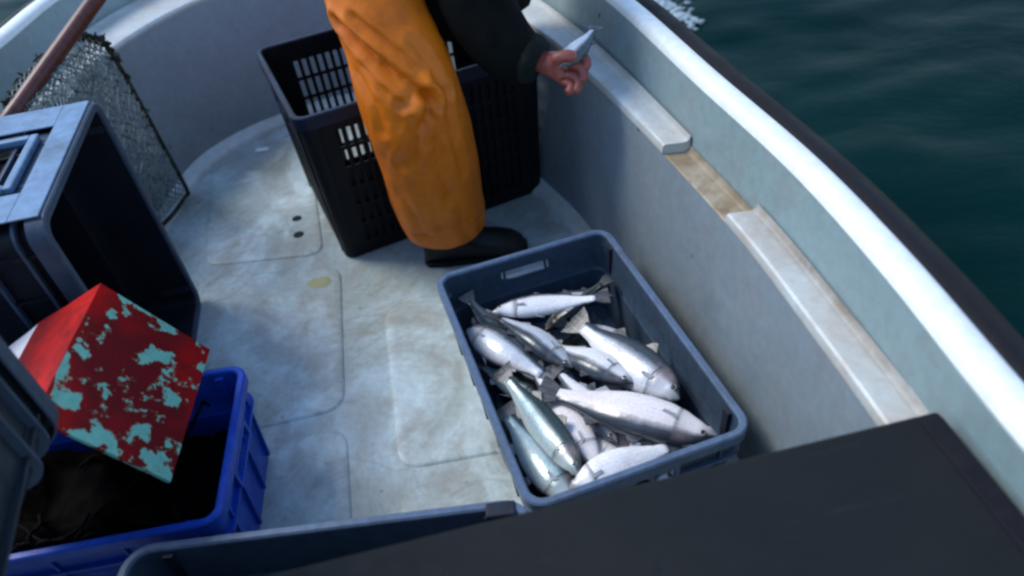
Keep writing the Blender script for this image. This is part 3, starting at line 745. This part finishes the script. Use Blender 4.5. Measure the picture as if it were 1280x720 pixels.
# ================================================================== landing net
def landing_net():
    t = thing('landing_net', 'landing net with brown wooden handle and pale mesh, leaning behind the tote', 'landing net', (-1.0, 1.9, 0))
    O = Vector((-1.0, 1.9, 0))
    P = [(-1.075, 1.60, .585), (-1.062, 1.73, .60), (-1.015, 1.87, .615), (-.985, 1.935, .585), (-.975, 1.955, .555), (-.978, 1.985, .42), (-.985, 2.02, .22), (-.992, 2.052, .035), (-.998, 2.03, .018), (-1.025, 1.91, .018), (-1.06, 1.74, .06), (-1.08, 1.62, .30), (-1.075, 1.60, .585)]
    bm = bmesh.new(); add_tube(bm, [p - O for p in catmull(P, 90)], .0065, 8); build('hoop', bm, M_netdark, t, smooth=True)
    # handle
    bm = bmesh.new(); a_, b_ = Vector((-1.09, 1.545, .48)), Vector((-.86, 1.85, .80)); d = (b_ - a_)
    pts = [a_ + d * k_ / 20 for k_ in range(-3, 60)]
    a2, b2 = Vector((-1.05, 1.6, .575)), Vector((-.918, 1.90, .69))
    d = (b2 - a2); pts = [a2 + d * q for q in (-.5, 0, .5, 1, 2, 3)]
    add_tube(bm, [p - O for p in pts], .019, 14); build('handle', bm, M_wood, t, smooth=True)
    # netting : diamond mesh stretched on the hoop, bellied, two layers
    def sheet(A, B, nu, nv, belly, seed, r=.0015, jitter=.006):
        me = bmesh.new(); pu = catmull(A, nu), catmull(B, nu)
        def pt(i, j):
            a1, b1 = pu[0][i], pu[1][i]; f = j / nv; p = a1.lerp(b1, f)
            s_ = math.sin(PI * f) * math.sin(PI * min(1, i / nu * 1.0 + .05))
            p = p + belly * s_
            q = Vector((p.x * 14, p.y * 14, p.z * 14 + seed)); return p + Vector((noise.noise(q), noise.noise(q + Vector((5, 0, 0))), noise.noise(q + Vector((0, 9, 0))))) * jitter * (2.2 * s_ + .3) - O
        for i in range(nu):
            for j in range(nv):
                if (i + j) % 2 == 0: seg = (pt(i, j), pt(i + 1, j + 1))
                else: seg = (pt(i + 1, j), pt(i, j + 1))
                add_tube(me, seg, r, 4, caps=False)
        return me
    A = [(-.985, 1.935, .585), (-.978, 1.985, .42), (-.985, 2.02, .22), (-.995, 2.045, .03)]
    B = [(-1.07, 1.66, .585), (-1.08, 1.64, .42), (-1.08, 1.66, .22), (-1.05, 1.78, .04)]
    o = build('netting', sheet(A, B, 44, 26, Vector((-.03, .02, 0)), 0), M_net, t, recalc=False); o['kind'] = 'stuff'
    o = build('netting', sheet(A, B, 40, 24, Vector((.045, -.03, .0)), 7, .0015, .012), M_net, t, recalc=False); o['kind'] = 'stuff'
    # top of the bag, gathered over the hoop
    A = [(-1.06, 1.60, .60), (-1.055, 1.73, .61), (-1.01, 1.87, .62), (-.975, 1.945, .57)]; B = [(-.97, 1.56, .50), (-.955, 1.62, .56), (-.945, 1.70, .56), (-.96, 1.80, .46)]
    o = build('netting', sheet(A, B, 30, 16, Vector((0, 0, .015)), 3, .0015, .012), M_net, t, recalc=False); o['kind'] = 'stuff'
    bm = bmesh.new(); rnd = random.Random(5); C_ = catmull(P[:7], 60)
    for k_ in range(70):
        i = rnd.randrange(58); p = C_[i]; q = [p - O + Vector((rnd.uniform(-.014, .014), rnd.uniform(-.014, .014), rnd.uniform(-.016, .012))) for _ in range(4)]; add_tube(bm, catmull(q, 6), rnd.uniform(.0015, .003), 4)
    o = build('lashing', bm, M_netdark, t, smooth=True); o['kind'] = 'stuff'
landing_net()

# ================================================================== FISH
def prof_at(s, tab):
    for (a, b), (c, d) in zip(tab, tab[1:]):
        if a <= s <= c:
            f = (s - a) / (c - a); f = f * f * (3 - 2 * f) * .35 + f * .65; return b + (d - b) * f
    return tab[-1][1]
HT = [(0, .07), (.02, .20), (.06, .37), (.12, .57), (.20, .79), (.30, .95), (.42, 1.0), (.55, .95), (.68, .79), (.80, .56), (.90, .38), (1, .32)]
def fish(label, head, tail, hgt, mat, dors=-90.0, lift=-12.0, bend=0.0, sag=0.0, name='fish', group='fish lying in the crate', mouth=False, tailfin=True, twist=0):
    """dors: side the back faces, degrees of rotation from tail->head axis in plan (+ left, - right); lift: elevation of the back direction"""
    head, tail = Vector(head), Vector(tail); ax = (head - tail); L_ = ax.length; ax.normalize()
    side = Vector((0, 0, 1)).cross(ax).normalized() * (1 if dors > 0 else -1)
    upv = ax.cross(side) * (1 if dors > 0 else -1); upv = upv if upv.z > 0 else -upv
    D = (side * math.cos(math.radians(lift)) + upv * math.sin(math.radians(lift))).normalized()
    Y = D.cross(ax).normalized(); Mx = Matrix((ax, Y, D)).transposed().to_4x4(); Mx.translation = (head + tail) / 2
    t = thing(name, label, 'fish', group=group); t.matrix_world = Mx
    HB = hgt * .585; N, K = 36, 22; xs0 = L_ / 2; bl = L_ * .86
    def cline(s):
        x = xs0 - s * bl; return Vector((x, bend * math.sin(PI * s) * L_ - bend * .5 * L_ * max(0, s - .6), sag * L_ * math.sin(PI * s)))
    bm = bmesh.new(); dl = bm.verts.layers.float.new('dv'); ll = bm.verts.layers.float.new('lu'); rings = []
    for i in range(N + 1):
        s = (i / N) ** 1.25; h = prof_at(s, HT) * HB; wd = h * (.62 if s > .1 else .72) * (1 - .35 * max(0, (s - .5) / .5)); c = cline(s); rg = []
        gill = 1.0 + (.045 if .19 < s < .225 else 0) - (.03 if .225 <= s < .25 else 0)
        for j in range(K):
            a_ = 2 * PI * j / K; cz, cy_ = math.cos(a_), math.sin(a_)
            z = h * (cz if cz > 0 else cz * 1.05); y = wd * abs(cy_) ** .85 * (1 if cy_ > 0 else -1) * gill
            if s < .05: z -= HB * .10
            v_ = bm.verts.new(c + Vector((0, y, z))); v_[dl] = cz; v_[ll] = 1 - s; rg.append(v_)
        rings.append(rg)
    for a_, b_ in zip(rings, rings[1:]):
        for j in range(K): bm.faces.new((a_[j], a_[(j + 1) % K], b_[(j + 1) % K], b_[j]))
    # snout cap with a mouth slit
    nose = bm.verts.new(cline(0) + Vector((L_ * .008, 0, -HB * .08))); nose[dl] = 0; nose[ll] = 1
    for j in range(K): bm.faces.new((nose, rings[0][(j + 1) % K], rings[0][j]))
    bm.faces.new(rings[-1][::-1]); build('body', bm, mat, t, smooth=True)
    def fin(name_, base, tip_pts, thick=.0014, fm=None):
        bm = bmesh.new(); pts = base + tip_pts
        f_, b_ = [bm.verts.new(p + Vector((0, thick, 0))) for p in pts], [bm.verts.new(p - Vector((0, thick, 0))) for p in pts]
        bm.faces.new(f_); bm.faces.new(b_[::-1]); n_ = len(pts)
        for i in range(n_): bm.faces.new((f_[i], b_[i], b_[(i + 1) % n_], f_[(i + 1) % n_]))
        bmesh.ops.triangulate(bm, faces=[f for f in bm.faces if len(f.verts) > 4])
        build(name_, bm, M_finpale if name_ in ('anal_fin', 'pelvic_fin') else M_fin, t)
    e = cline(1.0); q = L_ * .115; hb = HB * .30
    if tailfin:
        fin('tail_fin', [e + Vector((q * .15, 0, hb)), e + Vector((q * .15, 0, -hb))], [e + Vector((-q * .45, 0, -HB * .62)), e + Vector((-q, .002, -HB * .8)), e + Vector((-q * .74, 0, -HB * .35)), e + Vector((-q * .66, 0, 0)), e + Vector((-q * .74, 0, HB * .35)), e + Vector((-q, .002, HB * .8)), e + Vector((-q * .45, 0, HB * .62))])
    c1, c2 = cline(.38), cline(.50); z1 = prof_at(.38, HT) * HB * .96; z2 = prof_at(.5, HT) * HB * .96
    fin('dorsal_fin', [c2 + Vector((0, 0, z2)), c1 + Vector((0, 0, z1))], [c1 + Vector((-.010 * L_ / .25, 0, z1 + HB * .42)), c1 + Vector((-.018 * L_ / .25, 0, z1 + HB * .30))])
    c1, c2 = cline(.66), cline(.76); z1 = prof_at(.66, HT) * HB * .95; z2 = prof_at(.76, HT) * HB * .95
    fin('dorsal_fin', [c2 + Vector((0, 0, z2)), c1 + Vector((0, 0, z1))], [c1 + Vector((-.016 * L_ / .25, 0, z1 + HB * .34)), c2 + Vector((-.006, 0, z2 + HB * .15))])
    fin('anal_fin', [c1 + Vector((0, 0, -z1)), c2 + Vector((0, 0, -z2))], [c2 + Vector((-.006, 0, -z2 - HB * .12)), c1 + Vector((-.014 * L_ / .25, 0, -z1 - HB * .28))])
    cp = cline(.40); zp = prof_at(.4, HT) * HB
    fin('pelvic_fin', [cp + Vector((.008, 0, -zp * 1.0)), cp + Vector((-.004, 0, -zp * 1.0))], [cp + Vector((-.022, 0, -zp - HB * .35))])
    for sy in (-1, 1):
        ce_ = cline(.235); ww = prof_at(.235, HT) * HB * .62
        bm = bmesh.new(); pts = [ce_ + Vector((.004, sy * ww * 1.0, -HB * .02)), ce_ + Vector((0.0, sy * ww * 1.0, -HB * .22)), ce_ + Vector((-L_ * .065, sy * (ww * 1.16 + .0005), -HB * .26)), ce_ + Vector((-L_ * .075, sy * (ww * 1.16 + .0005), -HB * .12))]
        f_ = [bm.verts.new(p) for p in pts]; b_ = [bm.verts.new(p + Vector((0, sy * .0014, 0))) for p in pts]
        bm.faces.new(f_); bm.faces.new(b_[::-1])
        for i in range(4): bm.faces.new((f_[i], b_[i], b_[(i + 1) % 4], f_[(i + 1) % 4]))
        build('pectoral_fin', bm, M_finpale, t)
        s = .075; cc = cline(s); hh = prof_at(s, HT) * HB; ww = hh * .70; r = HB * .185
        bm = bmesh.new(); bmesh.ops.create_uvsphere(bm, u_segments=12, v_segments=8, radius=r, matrix=Matrix.Translation(cc + Vector((0, sy * (ww * .93 - r * .35), hh * .22))) @ Matrix.Diagonal((1, .55, 1, 1)))
        ey = build('eye', bm, M_eye, t, smooth=True)
        bm = bmesh.new(); bmesh.ops.create_uvsphere(bm, u_segments=10, v_segments=6, radius=r * .58, matrix=Matrix.Translation(cc + Vector((0, sy * (ww * .93 - r * .35 + r * .38), hh * .22))) @ Matrix.Diagonal((1, .5, 1, 1)))
        build('pupil', bm, M_pupil, ey, smooth=True)
    # gill cover edge
    s = .215; c = cline(s); h = prof_at(s, HT) * HB
    bm = bmesh.new()
    for sy in (-1, 1):
        pts = []
        for k_ in range(9):
            th = math.radians(-70 + 135 * k_ / 8); pts.append(c + Vector((-.010 * math.cos(th * .9) * L_ / .25 + .004, sy * h * .645 * abs(math.cos(th)) ** .85 * 1.03, h * .93 * math.sin(th))))
        add_tube(bm, pts, .0006, 5)
    build('gill_edge', bm, M_fin, t, smooth=True)
    return t
FISH = [
 ('slim bright fish between the slender blue backed one and the largest', (.150, .790, .150), (.060, 1.000, .150), .044, 'bright', -90, 5, .02, 0),
 ('slim grey fish crossing behind the plump one near the far wall', (.235, 1.050, .120), (.090, 1.150, .115), .044, 'silver', -90, 10, 0, 0),
 ('blue grey fish low in the heap, tail under the long pale fish', (.105, .960, .105), (.040, 1.150, .100), .052, 'silver', +90, 25, 0, 0),
 ('pale fish low beside the right wall, partly under the plump one', (.285, .830, .100), (.190, 1.020, .095), .054, 'green', +90, 20, 0, 0),
 ('grey fish low in the heap below the middle of the largest one', (.225, .735, .095), (.095, .880, .100), .056, 'silver', -90, 15, 0, 0),
 # label, head, tail, height, mat, dorsal side, lift, bend
 ('long pale fish lying across the top of the catch', (-.042, 1.152, .172), (.205, 1.146, .175), .046, 'bright', -90, 4, -.05, .05),
 ('silver fish just below the long pale one, head by its middle', (.093, .985, .150), (-.050, 1.165, .158), .050, 'silver', -90, 14, .03, 0),
 ('short bright fish in the middle, its head beside the largest fish', (.205, .915, .158), (.050, 1.085, .130), .058, 'bright', -90, 10, .02, 0),
 ('plump silver fish against the right wall, head towards the near corner', (.284, .872, .160), (.120, 1.118, .150), .076, 'silver', +90, 22, .03, 0),
 ('grey sided fish along the left wall, tail in the middle', (-.103, 1.150, .128), (.058, .955, .150), .062, 'silver', -90, 12, .02, 0),
 ('largest fish, pinkish silver, lying on top of the heap', (.318, .748, .185), (.018, .925, .172), .072, 'pink', -90, -2, .03, .02),
 ('dark backed fish under the largest one', (.190, .765, .135), (.056, .985, .135), .070, 'dark', +90, 48, .02, 0),
 ('slender blue backed fish near the left wall', (.072, .722, .178), (-.045, .990, .165), .052, 'green', +90, 25, .03, 0),
 ('pale pinkish fish squeezed beside the slender blue backed one', (.108, .745, .145), (.018, 1.01, .140), .054, 'pink', -90, -10, 0, 0),
 ('greenish white fish in the near left corner of the crate', (.058, .682, .150), (-.050, .905, .150), .062, 'green', +90, 10, .02, 0),
 ('pale fish with its belly up under the largest head', (.300, .755, .125), (.110, .845, .120), .062, 'bright', -90, -12, 0, 0),
 ('bright white fish along the near rim of the crate', (.055, .690, .172), (.262, .752, .178), .060, 'bright', +90, -22, .01, 0),
 ('pinkish fish low in the heap, its head at the near rim', (.150, .700, .125), (.090, .905, .120), .054, 'pink', -90, 0, 0, 0),
 ('small pale fish behind the long pale one by the far wall', (.060, 1.212, .115), (.222, 1.222, .120), .036, 'silver', -90, 10, 0, 0),
 ('fish half hidden against the left wall, behind the slender blue backed one', (.026, .952, .098), (-.095, 1.085, .092), .044, 'green', +90, 10, 0, 0),
 ('dark fish in the far left corner with its tail fin raised', (-.02, 1.10, .075), (-.106, 1.225, .165), .045, 'dark', -90, 5, 0, 0),
 ('dark fish at the far right corner with its tail fin raised', (.06, 1.17, .07), (.222, 1.235, .150), .045, 'dark', +90, 15, 0, 0),
 ('dark fish low in the heap by the right wall', (.262, .80, .065), (.20, 1.07, .060), .062, 'dark', +90, 35, 0, 0),
 ('dark fish low in the heap between the silver ones', (.05, 1.02, .070), (.19, 1.18, .070), .058, 'dark', -90, 35, 0, 0),
 ('dark fish deep in the middle of the heap', (.12, .80, .045), (.10, 1.07, .050), .060, 'dark', +90, 30, 0, 0),
 ('dark fish deep by the left wall under the others', (-.02, .80, .045), (-.06, 1.07, .050), .060, 'dark', +90, 30, 0, 0),
]
for f in FISH:
    hv, tv = Vector(f[1]), Vector(f[2]); mid = (hv + tv) / 2; g_ = 1.05 if 'rim' not in f[0] and 'largest' not in f[0] else 1.0
    fish(f[0], mid + (hv - mid) * g_ + Vector((0, 0, .008)), mid + (tv - mid) * g_ + Vector((0, 0, .008)), f[3] * 1.05, FM[f[4]], f[5], f[6], f[7], f[8])
FISH_IN_HAND = fish('small silver fish held in the fisherman\'s hand', (.170, 1.508, .545), (.268, 1.605, .585), .046, FM['bright'], +90, 5, .02, 0, group='')

# ================================================================== PERSON
def skin(name, V, E, mat, parent, sub=2, root=0, disp=None):
    me = bpy.data.meshes.new(name); me.from_pydata([v[0] for v in V], E, [])
    tmp = bpy.data.objects.new('tmp', me); COL.objects.link(tmp)
    m = tmp.modifiers.new('skin', 'SKIN'); m.use_smooth_shade = True; m.branch_smoothing = .6
    for i, v_ in enumerate(V):
        r = v_[1]; me.skin_vertices[0].data[i].radius = (r if isinstance(r, tuple) else (r, r))
        me.skin_vertices[0].data[i].use_root = (i == root)
    s = tmp.modifiers.new('sub', 'SUBSURF'); s.levels = sub; s.render_levels = sub
    dg = bpy.context.evaluated_depsgraph_get(); dg.update()
    me2 = bpy.data.meshes.new_from_object(tmp.evaluated_get(dg)); bpy.data.objects.remove(tmp)
    if disp:
        me2.update(); nm = [v.normal.copy() for v in me2.vertices]
        for v, n in zip(me2.vertices, nm): v.co += n * disp(v.co)
    me2.name = name
    return link(name, me2, mat, parent, smooth=True)
def chain(V, E, pts, start=None):
    prev = start
    for p in pts:
        V.append(p); i = len(V) - 1
        if prev is not None: E.append((prev, i))
        prev = i
    return prev
def person():
    O = Vector((-.15, 1.57, 0))
    t = thing('person', 'person in orange oilskin trousers and dark jacket bending to the boat side', 'person', O)
    def q(x, y, z): return (Vector((x, y, z)) - O)[:]
    V, E = [], []
    V.append((q(-.27, 1.84, .84), (.13, .11)))                                   # pelvis
    # spine, neck, head
    sp = chain(V, E, [(q(-.20, 1.85, .92), (.13, .10)), (q(-.08, 1.86, .98), (.145, .11)), (q(.02, 1.86, 1.01), (.13, .10))], 0)
    hd = chain(V, E, [(q(.09, 1.86, 1.03), .055), (q(.14, 1.86, 1.025), .058), (q(.185, 1.86, .99), (.075, .085)), (q(.235, 1.86, .965), (.078, .092)), (q(.285, 1.86, .955), (.06, .07))], sp)
    chain(V, E, [(q(.225, 1.86, .875), .036)], hd - 1)                             # chin / jaw, face looks down
    # legs (near right, far left)
    chain(V, E, [(q(-.25, 1.75, .78), .085), (q(-.19, 1.60, .47), .058), (q(-.19, 1.575, .30), .056), (q(-.18, 1.575, .10), .038), (q(-.17, 1.575, .05), .040), (q(-.06, 1.58, .035), .034), (q(.01, 1.585, .03), .022)], 0)
    chain(V, E, [(q(-.27, 1.96, .78), .085), (q(-.28, 2.16, .48), .058), (q(-.33, 2.30, .28), .056), (q(-.35, 2.34, .10), .038), (q(-.34, 2.34, .05), .040), (q(-.24, 2.35, .035), .034), (q(-.17, 2.355, .03), .022)], 0)
    # far arm down into the crate
    sh = chain(V, E, [(q(.01, 2.0, 1.0), .06), (q(.05, 2.02, .78), .045), (q(.07, 1.97, .56), .034), (q(.08, 1.955, .52), .027)], sp)
    pal = chain(V, E, [(q(.09, 1.95, .475), (.034, .02))], sh)
    for k_, dy in enumerate((-.028, -.01, .01, .028)):
        chain(V, E, [(q(.10, 1.95 + dy, .44), .0095), (q(.112, 1.95 + dy * 1.1, .415), .0088), (q(.112, 1.95 + dy * 1.1, .393), .008)], pal)
    chain(V, E, [(q(.115, 1.925, .47), .010), (q(.13, 1.915, .45), .0088)], pal)
    # near arm to the hand at the ledge
    sh = chain(V, E, [(q(0.0, 1.72, .98), .06), (q(-.01, 1.65, .67), .046), (q(.085, 1.585, .565), .036), (q(.120, 1.560, .540), .027)], sp)
    pal = chain(V, E, [(q(.158, 1.533, .528), (.046, .034))], sh)
    # four fingers closing round the fish, knuckles away from the camera side
    F4 = [[(.182, 1.552, .548, .0115), (.215, 1.548, .552, .0105), (.232, 1.530, .538, .0095), (.222, 1.515, .522, .0085)],
          [(.185, 1.538, .534, .0115), (.214, 1.528, .532, .0105), (.222, 1.508, .516, .0098), (.206, 1.499, .504, .0088)],
          [(.182, 1.522, .520, .0112), (.205, 1.510, .512, .0102), (.206, 1.492, .498, .0094), (.190, 1.487, .490, .0085)],
          [(.172, 1.512, .512, .0105), (.188, 1.502, .504, .0095), (.187, 1.490, .496, .0088), (.174, 1.487, .492, .008)]]
    for f_ in F4: chain(V, E, [(q(x, y, z), r * 1.35) for x, y, z, r in f_], pal)
    chain(V, E, [(q(.160, 1.522, .562), .0175), (q(.186, 1.512, .568), .0155), (q(.208, 1.516, .560), .0130)], pal)   # thumb
    skin('body', V, E, M_skin, t, 2)
    # trousers : lofted near leg with folds, seat and far leg
    secs = [(-.153, 1.572, .105, .098, .09), (-.154, 1.570, .125, .110, .098), (-.158, 1.562, .204, .116, .105), (-.160, 1.555, .330, .119, .108), (-.167, 1.555, .441, .120, .105), (-.178, 1.567, .533, .116, .105), (-.193, 1.607, .612, .108, .105), (-.218, 1.66, .686, .104, .112), (-.245, 1.74, .79, .105, .115), (-.27, 1.80, .90, .12, .12)]
    cl = catmull([s[:3] for s in secs], 190); rx = catmull([(s[3], s[4], 0) for s in secs], 190); K = 150
    CR = [([(-.85, .675), (-.35, .622), (.1, .575), (.5, .535)], .012, -.024), ([(-.35, .69), (.15, .63), (.45, .585)], .010, -.013), ([(-.05, .532), (.22, .548), (.48, .538), (.58, .51)], .009, -.012),
          ([(.5, .53), (.33, .495), (.05, .462), (-.12, .42), (-.4, .385)], .012, -.016), ([(.45, .52), (.36, .45), (.30, .36), (.36, .27)], .016, -.013), ([(.8, .52), (.68, .43), (.74, .33)], .013, -.011),
          ([(-.05, .39), (.05, .30), (-.02, .20)], .016, -.007), ([(.1, .50), (.22, .47), (.2, .43)], .008, -.008), ([(-.9, .58), (-.6, .53), (-.55, .47)], .014, -.009), ([(-.7, .30), (-.45, .24), (-.4, .17)], .016, -.007),
          ([(.55, .24), (.5, .18), (.6, .13)], .014, -.007), ([(-.2, .60), (.05, .555), (.2, .53)], .007, -.007), ([(.6, .63), (.75, .57), (.9, .53)], .012, -.010)]
    def fold(p, a_):
        d = .012 * math.exp(-((a_ + .5) / .45) ** 2 - ((p.z - .45) / .05) ** 2) + .009 * math.exp(-((a_ - .15) / .25) ** 2 - ((p.z - .505) / .02) ** 2)
        P_ = Vector((a_ * .115, p.z, 0))
        for pl, wd, dp in CR:
            best = 9
            for (a0, z0_), (a1, z1_) in zip(pl, pl[1:]):
                A_, B_ = Vector((a0 * .115, z0_, 0)), Vector((a1 * .115, z1_, 0)); ab = B_ - A_; t_ = max(0, min(1, (P_ - A_).dot(ab) / ab.dot(ab))); best = min(best, (P_ - A_ - ab * t_).length)
            best *= 1 + .25 * noise.noise(Vector((p.x * 30, p.z * 30, 0)))
            d += dp * math.exp(-(best / wd) ** 1.3) * .8 - dp * .35 * math.exp(-((best - wd * 2) / wd) ** 2)
        d += .005 * noise.noise(Vector((p.x * 12, p.y * 12, p.z * 9))) + .0028 * noise.noise(Vector((p.x * 34, p.y * 34, p.z * 22)))
        d += .004 * math.exp(-((p.z - .165) / .006) ** 2) * -1
        return d * .85
    bm = bmesh.new(); loops = []
    for i, (c, r) in enumerate(zip(cl, rx)):
        rg = []
        for j in range(K):
            a_ = 2 * PI * j / K; aa = (a_ + PI) % (2 * PI) - PI
            dv = Vector((math.sin(aa) * r.x, -math.cos(aa) * r.y, 0)); p = c + dv
            rg.append(p + dv.normalized() * fold(p, aa) - O)
        loops.append(rg)
    inner = [[(Vector((p.x, p.y, p.z)) + O - cl[0]) * .94 + cl[0] - O for p in loops[k_]] for k_ in (0,)]
    hem_in = [v_ + Vector((0, 0, .12)) for v_ in inner[0]]
    loft(bm, [hem_in, inner[0]] + loops, closed=True, cap=True)
    build('trouser_leg', bm, M_orange, t, smooth=True)
    V, E = [], []; V.append((q(-.27, 1.86, .86), (.155, .14)))
    chain(V, E, [(q(-.20, 1.86, .95), (.14, .13))], 0)
    chain(V, E, [(q(-.27, 1.98, .78), .12), (q(-.28, 2.17, .48), .10), (q(-.34, 2.30, .28), .095), (q(-.355, 2.34, .12), .095)], 0)
    chain(V, E, [(q(-.265, 1.79, .82), .125)], 0)
    skin('trousers', V, E, M_orange, t, 2, disp=lambda p: .006 * noise.noise(p * 14))
    # boots
    def boot(x, y, dx):
        bm = bmesh.new(); loops = []
        # lofted foot from heel to toe
        for s, zt, wd in ((-.075, .07, .030), (-.06, .105, .040), (-.02, .13, .044), (.03, .11, .044), (.08, .080, .046), (.13, .066, .050), (.165, .056, .044), (.19, .040, .030), (.198, .024, .014)):
            loops.append([Vector((x + s * dx, y + math.cos(a_) * wd, max(.004, zt / 2 + math.sin(a_) * zt / 2))) - O for a_ in [2 * PI * k_ / 18 for k_ in range(18)]])
        loft(bm, loops, closed=True, cap=True); build('boot', bm, M_boot, t, smooth=True)
        bm = bmesh.new(); out_ = []
        for s, wd in ((-.08, .022), (-.07, .036), (-.02, .044), (.06, .044), (.13, .054), (.175, .046), (.203, .02)): out_.append((x + s * dx, wd))
        o_ = [(a_, y + b_) for a_, b_ in out_] + [(a_, y - b_) for a_, b_ in out_[::-1]]
        loft(bm, [[Vector((a_, b_, z)) - O for a_, b_ in o_] for z in (.001, .016)], closed=True, cap=True); bevel_obj(build('boot_sole', bm, M_rubber, t), .003)
        bm = bmesh.new(); add_tube(bm, [Vector((x, y, z)) - O for z in (.09, .16, .25)], [.055, .058, .066], 18); build('boot_shaft', bm, M_boot, t, smooth=True)
    boot(-.145, 1.575, 1.0); boot(-.335, 2.345, 1.0)
    # jacket
    V, E = [], []; V.append((q(-.19, 1.86, .93), (.165, .15)))
    top = chain(V, E, [(q(-.09, 1.86, .96), (.185, .155)), (q(.02, 1.86, .99), (.17, .14)), (q(.085, 1.86, 1.02), (.08, .08))], 0)
    b2 = 2
    chain(V, E, [(q(0.0, 1.73, .95), .095), (q(-.015, 1.665, .69), .092), (q(.03, 1.615, .59), .092), (q(.085, 1.580, .545), .076), (q(.118, 1.560, .535), .060)], b2)
    chain(V, E, [(q(.01, 2.0, .97), .095), (q(.05, 2.0, .78), .08), (q(.075, 1.965, .60), .062), (q(.08, 1.955, .54), .05)], b2)
    chain(V, E, [(q(-.05, 1.84, .82), (.16, .14)), (q(-.01, 1.79, .70), (.17, .16)), (q(.02, 1.77, .61), (.16, .15)), (q(.04, 1.76, .55), (.14, .13))], 1)     # front of the open jacket hanging down
    skin('jacket', V, E, M_jacket, t, 2, disp=lambda p: .010 * noise.noise(p * 11) + .005 * noise.noise(p * 27))
    bm = bmesh.new(); add_tube(bm, [Vector(p) for p in (q(.098, 1.572, .551), q(.112, 1.564, .544), q(.128, 1.555, .537))], [.056, .057, .047], 20); build('cuff', bm, M_cuff, t, smooth=True)
    # knitted cap, hair, eyes
    bm = bmesh.new(); bmesh.ops.create_uvsphere(bm, u_segments=24, v_segments=14, radius=.112, matrix=Matrix.Translation(Vector(q(.245, 1.86, 1.0))) @ Matrix.Rotation(math.radians(60), 4, 'Y') @ Matrix.Diagonal((1.0, .86, 1.0, 1)))
    bmesh.ops.bisect_plane(bm, geom=bm.verts[:] + bm.edges[:] + bm.faces[:], plane_co=Vector(q(.245, 1.86, .975)), plane_no=Vector((-.2, 0, -1)), clear_outer=True)
    build('cap', bm, M_cap, t, smooth=True)
    bm = bmesh.new(); add_tube(bm, [Vector(q(.15, 1.86 + .085 * math.sin(a_), .985 + .02 * math.cos(a_))) for a_ in [PI * k_ / 8 - PI / 2 for k_ in range(9)]], .02, 8); build('hair', bm, M_hair, t, smooth=True)
    for dy in (-.033, .033):
        bm = bmesh.new(); bmesh.ops.create_uvsphere(bm, u_segments=12, v_segments=8, radius=.013, matrix=Matrix.Translation(Vector(q(.285, 1.86 + dy, .895)))); build('eye', bm, M_white_eye, t, smooth=True)
        bm = bmesh.new(); bmesh.ops.create_uvsphere(bm, u_segments=10, v_segments=8, radius=.018, matrix=Matrix.Translation(Vector(q(.205, 1.86 + dy * 2.75, .95))) @ Matrix.Diagonal((1.3, .4, 1.0, 1))); build('ear', bm, M_skin, t, smooth=True)
    bm = bmesh.new(); bmesh.ops.create_cone(bm, cap_ends=True, segments=10, radius1=.018, radius2=.007, depth=.05, matrix=Matrix.Translation(Vector(q(.262, 1.86, .868))) @ Matrix.Rotation(math.radians(190), 4, 'Y')); build('nose', bm, M_skin, t, smooth=True)
person()

# ================================================================== wake foam by the bow
def foam():
    bm = bmesh.new(); rnd = random.Random(11)
    for k_ in range(420):
        u_ = rnd.random(); x = .755 + .14 * u_ + rnd.gauss(0, .03); y = 3.62 - .60 * u_ + rnd.gauss(0, .06); r = rnd.uniform(.003, .013)
        if x < .42: continue
        bmesh.ops.create_icosphere(bm, subdivisions=1, radius=r, matrix=Matrix.Translation((x, y, -.065)) @ Matrix.Diagonal((1.5, 1, .35, 1)))
    tag(build('wake_foam', bm, M_foam, smooth=True), 'white foam on the water beside the bow', 'foam', kind='stuff')
foam()
if FISH_IN_HAND.get('group') == '' : del FISH_IN_HAND['group']
